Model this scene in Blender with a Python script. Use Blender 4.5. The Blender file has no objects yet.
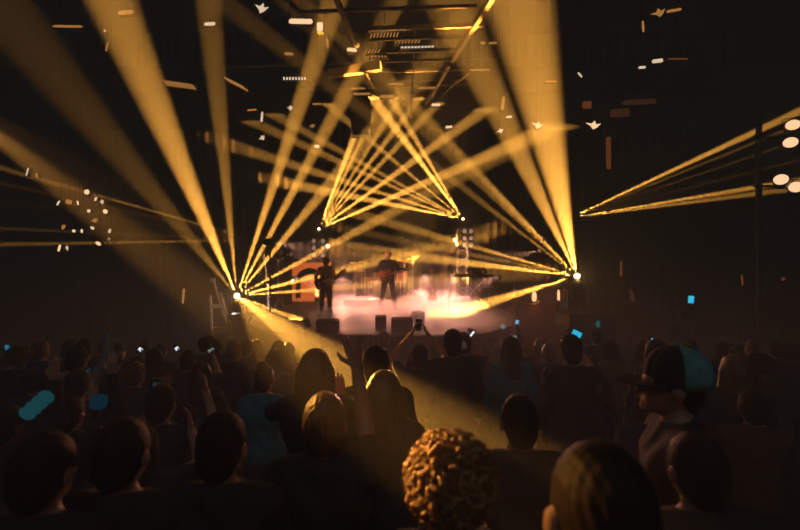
import bpy, bmesh, math, random
import numpy as np
from mathutils import Vector, Matrix

random.seed(7)
rng = np.random.default_rng(7)
sc = bpy.context.scene
C = sc.collection
PI = math.pi
F = 444.4                      # focal length in pixels of the 800x530 frame (20 mm on 36 mm)
CAMZ = 3.0

# ------------------------------------------------------------------ camera
cd = bpy.data.cameras.new('camera'); cam = bpy.data.objects.new('camera', cd); C.objects.link(cam)
cd.sensor_width = 36; cd.lens = 20; cd.clip_start = .02
cd.dof.use_dof = True; cd.dof.focus_distance = 13; cd.dof.aperture_fstop = 2.0
cam.location = (0, 0, CAMZ); cam.rotation_euler = (PI / 2, 0, 0)
sc.camera = cam

# ------------------------------------------------------------------ exposure / world haze
sc.cycles.use_adaptive_sampling = False
vs = sc.view_settings
vs.view_transform = 'Standard'; vs.look = 'None'; vs.gamma = 1; vs.exposure = 0; vs.use_curve_mapping = False
HAZE = .035
w = bpy.data.worlds.new('venue_air'); sc.world = w; w.use_nodes = True
wn = w.node_tree.nodes
wn['Background'].inputs[0].default_value = (0, 0, 0, 1)
hz = wn.new('ShaderNodeVolumeScatter'); hz.inputs['Density'].default_value = HAZE
hz.inputs['Color'].default_value = (1, 1, 1, 1); hz.inputs['Anisotropy'].default_value = 0
w.node_tree.links.new(hz.outputs[0], wn['World Output'].inputs['Volume'])

GOLD = (1, .43, .06)


def P(px, py, D):
    """a point at distance D down the hall, seen at that place of the 800x530 frame"""
    return Vector(((px - 400) * D / F, D, CAMZ - (py - 265) * D / F))


# ------------------------------------------------------------------ materials
MATS = {}


def mat(name, col, rough=.6, metal=0., emit=None, strength=0., var=.25, scale=14., spec=.4, trans=0., bump=0.):
    if name in MATS: return MATS[name]
    m = bpy.data.materials.new(name); m.use_nodes = True
    nt = m.node_tree; b = nt.nodes['Principled BSDF']
    b.inputs['Roughness'].default_value = rough; b.inputs['Metallic'].default_value = metal
    b.inputs['Specular IOR Level'].default_value = spec
    tc = nt.nodes.new('ShaderNodeTexCoord')
    nz = nt.nodes.new('ShaderNodeTexNoise'); nz.inputs['Scale'].default_value = scale; nz.inputs['Detail'].default_value = 3
    nt.links.new(tc.outputs['Object'], nz.inputs['Vector'])
    rp = nt.nodes.new('ShaderNodeValToRGB')
    rp.color_ramp.elements[0].position = .3; rp.color_ramp.elements[1].position = .7
    rp.color_ramp.elements[0].color = (*[c * (1 - var) for c in col], 1)
    rp.color_ramp.elements[1].color = (*[min(1, c * (1 + var)) for c in col], 1)
    nt.links.new(nz.outputs['Fac'], rp.inputs[0]); nt.links.new(rp.outputs[0], b.inputs['Base Color'])
    if bump:
        bp = nt.nodes.new('ShaderNodeBump'); bp.inputs['Strength'].default_value = bump
        nt.links.new(nz.outputs['Fac'], bp.inputs['Height']); nt.links.new(bp.outputs[0], b.inputs['Normal'])
    if emit:
        b.inputs['Emission Color'].default_value = (*emit, 1); b.inputs['Emission Strength'].default_value = strength
    if trans:
        b.inputs['Transmission Weight'].default_value = trans
    MATS[name] = m
    return m


M = dict(
    black=mat('black_paint', (.012, .012, .012), .6),
    ceiling=mat('ceiling_black', (.004, .004, .004), .9, spec=.05),
    wallb=mat('wall_black', (.010, .009, .009), .9, spec=.05, scale=3),
    drape=mat('black_drape', (.010, .008, .008), .95, spec=.02, scale=6),
    floor=mat('floor_dark', (.02, .02, .02), .6, scale=5),
    deck=mat('stage_deck', (.05, .035, .03), .45, scale=8),
    fascia=mat('stage_fascia', (.10, .045, .03), .7, scale=8),
    steel=mat('rafter_steel', (.20, .16, .12), .45, .3, scale=6),
    dsteel=mat('dark_steel', (.10, .085, .07), .5, .3),
    alu=mat('aluminium', (.62, .6, .58), .35, .5),
    chrome=mat('chrome', (.78, .74, .7), .38, .35, var=.05),
    housing=mat('lamp_housing', (.02, .02, .02), .45),
    tolex=mat('black_tolex', (.028, .025, .025), .7, scale=60, bump=.2),
    grille=mat('speaker_grille', (.05, .045, .045), .5, .5, scale=90, bump=.3),
    wood=mat('pale_wood', (.42, .33, .26), .55, scale=9),
    skin=mat('skin', (.34, .20, .14), .5, scale=20, var=.1),
    skin_dark=mat('skin_dark', (.16, .085, .055), .5, scale=20, var=.1),
    hair=mat('hair_brown', (.09, .05, .025), .45, scale=60, var=.4, bump=.4),
    hair_black=mat('hair_black', (.022, .016, .013), .6, spec=.15, scale=60, var=.4, bump=.4),
    hair_curl=mat('hair_curly', (.20, .115, .05), .5, scale=50, var=.35, bump=.3),
    hair_ginger=mat('hair_ginger', (.42, .17, .05), .5, scale=40, var=.3),
    cloth_black=mat('cloth_black', (.018, .018, .02), .85, scale=25, bump=.2),
    cloth_char=mat('cloth_charcoal', (.035, .035, .038), .85, scale=25, bump=.2),
    cloth_navy=mat('cloth_navy', (.016, .024, .05), .85, scale=25, bump=.2),
    cloth_brown=mat('cloth_brown', (.05, .033, .022), .85, scale=25, bump=.2),
    cloth_grey=mat('cloth_grey', (.20, .20, .21), .85, scale=25, bump=.2),
    cloth_tan=mat('cloth_tan', (.38, .22, .12), .85, scale=25, bump=.2),
    cloth_teal=mat('cloth_teal', (.004, .13, .19), .8, scale=25, bump=.2),
    cloth_white=mat('cloth_white', (.6, .6, .6), .8, scale=25, bump=.2),
    denim=mat('denim_dark', (.02, .024, .036), .85, scale=40, bump=.2),
    shoe=mat('shoe_black', (.015, .014, .014), .5),
    eye=mat('eye', (.5, .5, .5), .2, var=.05),
    guitar=mat('guitar_sunburst', (.40, .12, .03), .25, scale=4),
    guitar_dark=mat('guitar_black', (.03, .02, .02), .25, scale=4),
    maple=mat('maple_neck', (.55, .38, .2), .35, scale=12),
    drum=mat('drum_shell', (.35, .12, .06), .3, scale=8),
    drumhead=mat('drum_head', (.75, .68, .6), .5, var=.08),
    brass=mat('cymbal_brass', (.8, .55, .2), .35, .5, scale=20),
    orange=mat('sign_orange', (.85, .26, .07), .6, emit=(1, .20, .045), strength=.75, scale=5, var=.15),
    phone=mat('phone_case', (.02, .02, .022), .3),
    cap_teal=mat('cap_teal', (.09, .29, .31), .8, scale=30, bump=.2),
    white=mat('white_plastic', (.7, .68, .65), .5, var=.08),
)


def glow(name, col, strength):
    if name in MATS: return MATS[name]
    m = bpy.data.materials.new(name); m.use_nodes = True; nt = m.node_tree; nt.nodes.clear()
    o = nt.nodes.new('ShaderNodeOutputMaterial'); e = nt.nodes.new('ShaderNodeEmission')
    e.inputs[0].default_value = (*col, 1); e.inputs[1].default_value = strength
    nt.links.new(e.outputs[0], o.inputs[0]); MATS[name] = m
    return m


G_HOT = glow('lamp_hot', (1, .80, .42), 14)
G_GLINT = glow('glint_warm', (1, .62, .33), 1.6)  # beam glints and light spots painted as emission
G_PALE = glow('lamp_glint_pale', (1, .74, .48), 1.1)  # this and the next three serve lamps and painted glints
G_AMBER = glow('lamp_glint_amber', (1, .42, .10), .55)
G_DIM = glow('lamp_glint_orange', (1, .28, .07), .16)
G_BROWN = glow('lamp_glint_brown', (1, .35, .12), .05)
G_WHITE = glow('lamp_white', (.85, .92, 1), 1.2)
G_CYAN = glow('screen_cyan', (.02, .52, .80), .95)
G_BLUE = glow('screen_blue', (.02, .30, .62), .55)
G_TEAL = glow('screen_teal', (.03, .25, .30), .30)


# ------------------------------------------------------------------ mesh helpers
def obj(name, me, material, parent=None, loc=None, smooth=False):
    o = bpy.data.objects.new(name, me); C.objects.link(o)
    if material is not None and not me.materials: me.materials.append(material)
    if smooth: me.polygons.foreach_set('use_smooth', [True] * len(me.polygons))
    if parent is not None: o.parent = parent
    if loc is not None: o.location = loc
    return o


def tag(o, label, cat, group=None, kind=None):
    if label: o['label'] = label
    if cat: o['category'] = cat
    if group: o['group'] = group
    if kind: o['kind'] = kind
    return o


def thing(name, label, cat, loc=(0, 0, 0), rz=0, group=None):
    o = bpy.data.objects.new(name, None); C.objects.link(o); o.empty_display_size = .1
    o.location = loc; o.rotation_euler = (0, 0, rz)
    return tag(o, label, cat, group)


class MB:
    """collects shapes of ONE part into one mesh"""

    def __init__(s): s.bm = bmesh.new()

    def box(s, c, d, rot=None, bev=0):
        r = bmesh.ops.create_cube(s.bm, size=1)
        m = Matrix.Translation(Vector(c)) @ (rot.to_4x4() if rot is not None else Matrix()) @ Matrix.Diagonal((*d, 1))
        bmesh.ops.transform(s.bm, matrix=m, verts=r['verts'])
        if bev:
            es = list({e for v in r['verts'] for e in v.link_edges})
            bmesh.ops.bevel(s.bm, geom=es, offset=bev, segments=2, affect='EDGES', profile=.6)
        return s

    def tube(s, a, b, r, r2=None, seg=8):
        a = Vector(a); b = Vector(b); d = b - a
        if d.length < 1e-6: return s
        q = d.to_track_quat('Z', 'Y').to_matrix().to_4x4()
        m = Matrix.Translation((a + b) / 2) @ q
        bmesh.ops.create_cone(s.bm, cap_ends=True, segments=seg, radius1=r, radius2=r if r2 is None else r2, depth=d.length, matrix=m)
        return s

    def path(s, pts, r, seg=6):
        for a, b in zip(pts[:-1], pts[1:]): s.tube(a, b, r, seg=seg)
        for p in pts[1:-1]: s.ball(p, r, 6, 4)
        return s

    def ball(s, c, r, u=12, v=8, sc_=(1, 1, 1)):
        m = Matrix.Translation(Vector(c)) @ Matrix.Diagonal((*sc_, 1))
        bmesh.ops.create_uvsphere(s.bm, u_segments=u, v_segments=v, radius=r, matrix=m)
        return s

    def lathe(s, prof, seg=20, mtx=None):
        rings = []
        for r, z in prof:
            rings.append([s.bm.verts.new((mtx or Matrix()) @ Vector((r * math.cos(2 * PI * k / seg), r * math.sin(2 * PI * k / seg), z))) for k in range(seg)])
        for A, B in zip(rings[:-1], rings[1:]):
            for k in range(seg):
                s.bm.faces.new((A[k], A[(k + 1) % seg], B[(k + 1) % seg], B[k]))
        s.bm.faces.new(list(reversed(rings[0]))); s.bm.faces.new(rings[-1])
        return s

    def prism(s, pts, z0, z1, mtx=None):
        m = mtx or Matrix()
        lo = [s.bm.verts.new(m @ Vector((x, y, z0))) for x, y in pts]; hi = [s.bm.verts.new(m @ Vector((x, y, z1))) for x, y in pts]
        n = len(pts)
        s.bm.faces.new(list(reversed(lo))); s.bm.faces.new(hi)
        for k in range(n): s.bm.faces.new((lo[k], lo[(k + 1) % n], hi[(k + 1) % n], hi[k]))
        return s

    def build(s, name, material, parent=None, loc=None, smooth=False):
        bmesh.ops.recalc_face_normals(s.bm, faces=s.bm.faces)
        me = bpy.data.meshes.new(name); s.bm.to_mesh(me); s.bm.free()
        return obj(name, me, material, parent, loc, smooth)


def copy_tree(o, parent=None):
    c = o.copy(); C.objects.link(c)
    if parent is not None: c.parent = parent; c.matrix_parent_inverse = o.matrix_parent_inverse.copy()
    for ch in list(o.children): copy_tree(ch, c)
    return c


# ------------------------------------------------------------------ real stage beams
def beam(src, dst, half, I, col=GOLD, blend=.55, parent=None, radius=.02):
    l = bpy.data.lights.new('beam', 'SPOT'); o = bpy.data.objects.new('beam', l); C.objects.link(o)
    src = Vector(src); o.rotation_euler = (Vector(dst) - src).to_track_quat('-Z', 'Y').to_euler()
    l.spot_size = 2 * math.radians(half); l.spot_blend = blend; l.energy = I * 4 * PI; l.color = col; l.shadow_soft_size = radius
    if parent is not None:
        o.parent = parent; o.location = src - parent.location
    else:
        o.location = src
    return o


# added fill lamps, unseen behind the camera (fixtures are built further down)
FILL = [(-5.5, -3.5, 9.4), (0, -3.6, 9.6), (5.5, -3.5, 9.4)]
FILL_I = 9.0

# ================================================================== STRUCTURE
FL_NEAR, FL_PIT = .65, -.10


def floor_z(y):
    if y <= 2: return FL_NEAR
    if y >= 8.5: return FL_PIT
    return FL_NEAR + (FL_PIT - FL_NEAR) * (y - 2) / 6.5


def struct(o): o['kind'] = 'structure'; return o


m = MB()
prof = [(-4, FL_NEAR), (2, FL_NEAR), (8.5, FL_PIT), (20, FL_PIT)]
for (y0, z0), (y1, z1) in zip(prof[:-1], prof[1:]):
    v = [m.bm.verts.new(p) for p in ((-14, y0, z0), (14, y0, z0), (14, y1, z1), (-14, y1, z1))]
    m.bm.faces.new(v)
bmesh.ops.remove_doubles(m.bm, verts=m.bm.verts, dist=1e-4)
struct(m.build('floor', M['floor']))
# back wall: folded black drape
m = MB(); n = 420
top = []; bot = []
for k in range(n + 1):
    x = -14 + 28 * k / n; y = 19.2 + .10 * math.sin(k * 1.1) + .05 * math.sin(k * .37)
    bot.append(m.bm.verts.new((x, y, FL_PIT))); top.append(m.bm.verts.new((x, y, 13)))
for k in range(n): m.bm.faces.new((bot[k], bot[k + 1], top[k + 1], top[k]))
struct(m.build('wall_back', M['drape'], smooth=True))
struct(MB().box((-14.1, 8, 6.4), (.2, 24, 13.2)).build('wall_left', M['wallb']))
struct(MB().box((14.1, 8, 6.4), (.2, 24, 13.2)).build('wall_right', M['wallb']))
struct(MB().box((0, -4.1, 6.4), (28, .2, 13.2)).build('wall_rear', M['wallb']))
struct(MB().box((0, 8, 13.1), (28.4, 24.4, .2)).build('ceiling', M['ceiling']))
# added dark panel above and behind the towers, stopping their beams
struct(MB().box((0, 17.2, 9.3), (28, 4.2, .9)).build('trim_1', M['ceiling']))

# roof steel: two long rafters running down the hall and purlins across them
ZR = 8.5


def onroof(px, py, z=ZR):
    D = (z - CAMZ) * F / (265 - py)
    return P(px, py, D)


tn = [1]


def member(a, b, wd, ht, material=None):
    a = Vector(a); b = Vector(b); d = b - a
    rot = d.to_track_quat('X', 'Z').to_matrix()
    tn[0] += 1
    return struct(MB().box((a + b) / 2, (d.length, wd, ht), rot).build('trim_%d' % tn[0], material or M['steel']))


member(onroof(494, -6), onroof(452, 60), .10, .16)
member(onroof(449, 64), onroof(427, 104), .10, .14)
member(onroof(335, -4), onroof(357, 46), .10, .12, M['dsteel'])
member(onroof(392, 76), onroof(401, 100), .09, .12, M['dsteel'])
for (x0, x1, y, wd, mm) in [(300, 477, 9, .05, 'dsteel'), (368, 484, 27, .07, 'steel'), (372, 470, 38, .05, 'dsteel'),
                            (365, 462, 51, .05, 'dsteel'), (200, 500, 63, .04, 'dsteel'), (395, 492, 70, .05, 'dsteel'),
                            (290, 395, 73, .04, 'dsteel'), (300, 470, 87, .05, 'dsteel'), (250, 560, 81, .03, 'dsteel')]:
    member(onroof(x0, y + (x1 - x0) * .018), onroof(x1, y - (x1 - x0) * .018), wd, wd * 1.4, M[mm])
member(onroof(328, 74, 8.1), onroof(381, 66, 8.1), .16, .22)                 # short bright beam
member(P(415, 30, 12.2), P(411, 118, 12.2), .045, .045, M['alu'])            # hanging drop pipe
member(onroof(470, 72), onroof(452, 86), .05, .07)
member(onroof(440, 99), onroof(457, 80), .04, .05)
member(onroof(489, 72), onroof(471, 82), .04, .05, M['dsteel'])
member(P(337, 70, 12.6), P(338, 84, 12.6), .04, .04, M['dsteel'])
member(onroof(311, 78), onroof(314, 86), .05, .06)
member(onroof(365, 72, 8), onroof(374, 88, 8), .05, .06, M['dsteel'])

# ================================================================== PEOPLE (signed distance bodies, one continuous surface)
def sdf_mesh(name, prims, vox, cuts=(), noise=None):
    lo = np.array([1e9] * 3); hi = -lo
    for p in prims:
        if p[0] == 'c':
            _, a, b, ra, rb, k = p; r = max(ra, rb)
            lo = np.minimum(lo, np.minimum(a, b) - r); hi = np.maximum(hi, np.maximum(a, b) + r)
        elif p[0] == 'e':
            _, c, r, k = p; lo = np.minimum(lo, np.array(c) - r); hi = np.maximum(hi, np.array(c) + r)
    lo = lo - 3 * vox - .01; hi = hi + 3 * vox + .01
    n = np.ceil((hi - lo) / vox).astype(int) + 1
    D = np.full(n, .2, np.float32)
    ax = [lo[i] + vox * np.arange(n[i]) for i in range(3)]
    for p in prims:
        if p[0] == 'c':
            _, a, b, ra, rb, k = p; a = np.array(a, float); b = np.array(b, float)
            r = max(ra, rb); plo = np.minimum(a, b) - r; phi = np.maximum(a, b) + r
        else:
            _, c, rr, k = p; c = np.array(c, float); rr = np.array(rr, float); plo = c - rr; phi = c + rr
        pad = k + .03
        i0 = np.maximum(0, np.floor((plo - pad - lo) / vox).astype(int)); i1 = np.minimum(n, np.ceil((phi + pad - lo) / vox).astype(int) + 1)
        sl = tuple(slice(i0[i], i1[i]) for i in range(3))
        X, Y, Z = np.meshgrid(*[ax[i][sl[i]] for i in range(3)], indexing='ij', sparse=True)
        if p[0] == 'c':
            ab = b - a; L2 = max(1e-9, ab @ ab)
            t = np.clip(((X - a[0]) * ab[0] + (Y - a[1]) * ab[1] + (Z - a[2]) * ab[2]) / L2, 0, 1)
            d = np.sqrt((X - a[0] - t * ab[0]) ** 2 + (Y - a[1] - t * ab[1]) ** 2 + (Z - a[2] - t * ab[2]) ** 2) - (ra + (rb - ra) * t)
        else:
            q = np.sqrt(((X - c[0]) / rr[0]) ** 2 + ((Y - c[1]) / rr[1]) ** 2 + ((Z - c[2]) / rr[2]) ** 2)
            d = (q - 1) * rr.min()
        if p[0] == 's':
            D[sl] = np.maximum(D[sl], -d)
        else:
            o = D[sl]; h = np.maximum(k - np.abs(o - d), 0) / max(k, 1e-6)
            D[sl] = np.minimum(o, d) - h * h * k * .25
    X, Y, Z = np.meshgrid(*ax, indexing='ij', sparse=True)
    if noise is not None: D = D + noise(X, Y, Z).astype(np.float32)
    for (c, nn) in cuts:
        D = np.maximum(D, (X - c[0]) * nn[0] + (Y - c[1]) * nn[1] + (Z - c[2]) * nn[2])
    ins = D < 0
    # naive surface nets
    cs = [(i, j, k) for i in (0, 1) for j in (0, 1) for k in (0, 1)]
    sh = tuple(np.array(D.shape) - 1)

    def cv(A, o): return A[o[0]:o[0] + sh[0], o[1]:o[1] + sh[1], o[2]:o[2] + sh[2]]
    cnt = sum(cv(ins, o).astype(np.int8) for o in cs)
    act = (cnt > 0) & (cnt < 8)
    idx = np.argwhere(act); m_ = len(idx)
    acc = np.zeros((m_, 3)); num = np.zeros(m_)
    for a in range(3):
        for u in (0, 1):
            for v in (0, 1):
                o0 = [0, 0, 0]; oth = [i for i in range(3) if i != a]; o0[oth[0]] = u; o0[oth[1]] = v
                o1 = list(o0); o1[a] = 1
                d0 = D[tuple((idx + o0).T)]; d1 = D[tuple((idx + o1).T)]
                s_ = (d0 < 0) != (d1 < 0)
                t = np.where(s_, d0 / np.where(s_, d0 - d1, 1), 0)
                p = np.tile(np.array(o0, float), (m_, 1)); p[:, a] += t
                acc[s_] += p[s_]; num[s_] += 1
    V = lo + (idx + acc / num[:, None]) * vox
    ids = np.full(sh, -1, np.int64); ids[tuple(idx.T)] = np.arange(m_)
    faces = []
    for a in range(3):
        b, c = (a + 1) % 3, (a + 2) % 3
        A = np.moveaxis(ins, a, 0); A0 = np.moveaxis(A[:-1], 0, a); A1 = np.moveaxis(A[1:], 0, a)
        e = np.argwhere(A0 != A1)
        e = e[(e[:, b] > 0) & (e[:, c] > 0) & (e[:, b] < sh[b]) & (e[:, c] < sh[c])]
        fl = A0[tuple(e.T)]
        q = []
        for db, dc in ((-1, -1), (0, -1), (0, 0), (-1, 0)):
            g = e.copy(); g[:, b] += db; g[:, c] += dc; q.append(ids[tuple(g.T)])
        q = np.stack(q, 1); q[~fl] = q[~fl][:, ::-1]
        faces.append(q)
    Fq = np.concatenate(faces); Fq = Fq[(Fq >= 0).all(1)]
    return V, Fq


def to_mesh(name, parts):
    vs_, fs = [], []; off = 0
    for V, Q in parts: vs_.append(V); fs.append(Q + off); off += len(V)
    V = np.concatenate(vs_); Q = np.concatenate(fs)
    me = bpy.data.meshes.new(name)
    me.vertices.add(len(V)); me.vertices.foreach_set('co', V.astype(np.float32).ravel())
    me.loops.add(len(Q) * 4); me.loops.foreach_set('vertex_index', Q.astype(np.int32).ravel())
    me.polygons.add(len(Q)); me.polygons.foreach_set('loop_start', np.arange(0, len(Q) * 4, 4, dtype=np.int32))
    me.polygons.foreach_set('use_smooth', np.ones(len(Q), bool))
    me.update(calc_edges=True); me.validate()
    return me


def A_(*v): return np.array(v, float)


def hand_prims(wr, d, nrm, side, curl=.3, spread=.12):
    """palm, four unequal fingers with a knuckle bend and a thumb off the side; d runs along the hand, nrm out of the palm"""
    d = d / np.linalg.norm(d); nrm = nrm - d * (nrm @ d); nrm /= np.linalg.norm(nrm); t = np.cross(d, nrm) * side
    pr = []
    for o in (-.028, -.009, .010, .028):
        pr.append(('c', wr + d * .012 + t * o * .6, wr + d * .085 + t * o, .014, .0115, .008))
    for o, L in ((-.030, .060), (-.010, .072), (.010, .078), (.030, .070)):
        base = wr + d * .088 + t * o
        d1 = d + t * o * spread * 20 + nrm * curl; d1 /= np.linalg.norm(d1); d2 = d1 + nrm * curl * 1.6; d2 /= np.linalg.norm(d2)
        k1 = base + d1 * L * .5; k2 = k1 + d2 * L * .5
        pr += [('c', base, k1, .0095, .0085, .004), ('c', k1, k2, .0085, .007, .003)]
    b0 = wr + d * .03 + t * .03; dt = d * .6 + t * .75 + nrm * .35; dt /= np.linalg.norm(dt)
    k1 = b0 + dt * .04; d2 = d * .9 + t * .35 + nrm * .3; d2 /= np.linalg.norm(d2)
    pr += [('c', b0 - dt * .015, k1, .0125, .0105, .006), ('c', k1, k1 + d2 * .032, .0105, .008, .003)]
    return pr


POSES = {}
base_arm = dict(e=(.245, .0, 1.16), w=(.25, .07, .92), hd=(.0, .15, -1), hn=(-1, 0, 0))


def pose(name, L=None, R=None, legs=.11, lean=0., bend=0.):
    """L / R: elbow, wrist, hand direction, palm normal for the left (-x) and the right (+x) arm; +y is where the person faces"""
    POSES[name] = dict(L=L or {k: ((-v[0], v[1], v[2])) for k, v in base_arm.items()}, R=R or dict(base_arm), legs=legs, lean=lean, bend=bend)


def mir(a): return {k: (-v[0], v[1], v[2]) for k, v in a.items()}


up_phone = dict(e=(.27, .26, 1.42), w=(.16, .36, 1.62), hd=(-.15, .1, 1), hn=(-.7, -.6, 0))
up_high = dict(e=(.30, .08, 1.64), w=(.25, .12, 1.90), hd=(-.1, .05, 1), hn=(0, 1, 0))
front = dict(e=(.25, .06, 1.17), w=(.10, .27, 1.20), hd=(-.6, .6, .3), hn=(-.4, -.8, 0))
heart = dict(e=(.30, .12, 1.62), w=(.09, .16, 1.86), hd=(-.35, .05, .95), hn=(-.9, 0, -.2))
pose('stand'); pose('front', mir(front), front)
pose('phone', mir(base_arm), up_phone); pose('both_phone', mir(up_phone), up_phone)
pose('one_up', mir(base_arm), up_high); pose('both_up', mir(up_high), up_high); pose('heart', mir(heart), heart)
fret = dict(e=(-.34, .14, 1.16), w=(-.50, .32, 1.24), hd=(-.2, .3, .6), hn=(.2, -.8, .3))
pick = dict(e=(.34, -.02, 1.16), w=(.14, .20, 1.05), hd=(-.8, .25, -.3), hn=(0, -1, 0))
pose('guitar', fret, pick, legs=.22)
fretb = dict(e=(-.36, .16, 1.14), w=(-.58, .34, 1.22), hd=(-.2, .3, .6), hn=(.2, -.8, .3))
pose('bass', fretb, pick, legs=.15)
keys = dict(e=(.29, .10, 1.14), w=(.24, .36, 1.06), hd=(-.1, .95, -.15), hn=(0, -.1, -1))
pose('keys', mir(keys), keys)


def head_prims(hc):
    o = lambda x, y, z: hc + A_(x, y, z)
    return [('e', o(0, -.012, .022), (.078, .098, .104), .02), ('e', o(0, .022, -.05), (.060, .072, .070), .03),
            ('e', o(0, .075, .028), (.05, .022, .014), .02), ('c', o(0, .088, .008), o(0, .112, -.028), .009, .014, .012),
            ('e', o(0, .082, -.062), (.026, .014, .010), .012), ('e', o(0, .076, -.098), (.024, .018, .016), .02),
            ('e', o(.087, -.012, -.008), (.014, .024, .035), .008), ('e', o(-.087, -.012, -.008), (.014, .024, .035), .008),
            ('e', o(.032, .070, -.022), (.02, .02, .016), .012), ('e', o(-.032, .070, -.022), (.02, .02, .016), .012),
            ('s', o(.031, .100, .006), (.016, .016, .012), .01), ('s', o(-.031, .100, .006), (.016, .016, .012), .01)]


HC = A_(0, .03, 1.625)


def fib(n):
    k = np.arange(n) + .5; ph = np.arccos(1 - 2 * k / n); th = PI * (1 + 5 ** .5) * k
    return np.stack([np.cos(th) * np.sin(ph), np.sin(th) * np.sin(ph), np.cos(ph)], 1)


def hair_mesh(kind, hc):
    o = lambda x, y, z: hc + A_(x, y, z)
    strand = lambda X, Y, Z: .0014 * np.sin(X * 260 + Z * 25) + .0014 * np.sin(Y * 280 + Z * 40) + 0 * Z
    face_cut = [((hc + A_(0, .050, .035)), (0, .86, -.5))]
    if kind in ('short', 'crop'):
        g = .014 if kind == 'short' else .006
        pr = [('e', o(0, -.018, .030), (.078 + g, .098 + g, .104 + g), .01), ('e', o(0, -.065, -.03), (.062 + g, .05 + g, .07 + g), .02)]
        return to_mesh('hair', [sdf_mesh('hair', pr, .007 if kind == 'short' else .005, face_cut, strand if kind == 'short' else (lambda X, Y, Z: .0008 * np.sin(X * 300 + Z * 90) + .0008 * np.sin(Y * 310 - Z * 120)))])
    if kind == 'long':
        pr = [('e', o(0, -.020, .028), (.098, .115, .118), .01), ('c', o(0, -.075, -.02), o(0, -.10, -.24), .085, .08, .03),
              ('c', o(-.075, -.03, 0), o(-.10, -.04, -.26), .045, .04, .03), ('c', o(.075, -.03, 0), o(.10, -.04, -.26), .045, .04, .03),
              ('c', o(-.05, -.10, -.2), o(-.06, -.11, -.36), .05, .03, .03), ('c', o(.05, -.10, -.2), o(.05, -.11, -.33), .05, .03, .03)]
        return to_mesh('hair', [sdf_mesh('hair', pr, .009, [((hc + A_(0, .062, .03)), (0, .97, -.25))], strand)])
    if kind == 'bun':
        pr = [('e', o(0, -.018, .030), (.086, .106, .112), .01), ('e', o(0, -.065, -.03), (.068, .055, .075), .02), ('e', o(0, -.085, .135), (.05, .05, .045), .015)]
        return to_mesh('hair', [sdf_mesh('hair', pr, .007, face_cut, strand)])
    if kind in ('curly', 'curly_big'):
        big = kind == 'curly_big'; R0 = .128 if big else .112
        pr = [('e', o(0, -.02, .035), (R0 - .006, R0 + .004, R0), .01)]
        r2 = np.random.default_rng(3)
        for q in fib(330 if big else 150):
            if q[1] > .55 and q[2] < .5: continue
            if q[2] < -.75: continue
            R = R0 + r2.uniform(-.004, .018); c = hc + A_(0, -.02, .035) + q * A_(R, R + .01, R)
            t = np.cross(q, r2.normal(size=3)); t /= np.linalg.norm(t); s = r2.uniform(.010, .017) * (1 if big else 1.25)
            pr += [('c', c - t * s + q * .004, c + q * .008, s * .62, s * .7, .002), ('c', c + q * .008, c + t * s, s * .7, s * .5, .002)]
        return to_mesh('hair', [sdf_mesh('hair', pr, .0048 if big else .007, [((hc + A_(0, .070, .02)), (0, .92, -.4))])])


def translucent(mname, fac, col):
    nt = M[mname].node_tree; b = nt.nodes['Principled BSDF']; o = nt.nodes['Material Output']
    t = nt.nodes.new('ShaderNodeBsdfTranslucent'); t.inputs[0].default_value = (*col, 1); mx = nt.nodes.new('ShaderNodeMixShader'); mx.inputs[0].default_value = fac
    nt.links.new(b.outputs[0], mx.inputs[1]); nt.links.new(t.outputs[0], mx.inputs[2]); nt.links.new(mx.outputs[0], o.inputs[0])


translucent('hair_curl', .2, (.4, .22, .09))
translucent('skin', .12, (.6, .18, .06))


def frizz_mesh(hc, n=2600, R0=.135):
    """loose corkscrew strands standing off the curls"""
    r2 = np.random.default_rng(5); V = []; Q = []; off = 0
    for q in r2.normal(size=(n, 3)):
        q /= np.linalg.norm(q)
        if q[2] < -.7 or (q[1] > .6 and q[2] < .4): continue
        a = np.cross(q, r2.normal(size=3)); a /= np.linalg.norm(a); b = np.cross(q, a)
        L = r2.uniform(.02, .045); rr = r2.uniform(.004, .009); ph = r2.uniform(0, 6.3); tw = r2.uniform(5, 9); th = r2.uniform(.0011, .0019)
        base = hc + A_(0, -.02, .035) + q * A_(R0, R0 + .01, R0) * r2.uniform(.93, 1.02); k = 7
        for i in range(k):
            u = i / (k - 1); c = base + q * L * u * (1 - .45 * u) + a * (rr * math.cos(ph + tw * u) + .02 * u * u) + b * rr * math.sin(ph + tw * u)
            for j in range(3):
                an = 2 * PI * j / 3; V.append(c + (a * math.cos(an) + b * math.sin(an) * .5 + q * math.sin(an) * .8) * th * (1 - .5 * u))
            if i:
                for j in range(3): Q.append((off + 3 * (i - 1) + j, off + 3 * (i - 1) + (j + 1) % 3, off + 3 * i + (j + 1) % 3, off + 3 * i + j))
        off += 3 * k
    return to_mesh('frizz', [(np.array(V), np.array(Q))])


BODY = {}


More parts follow.
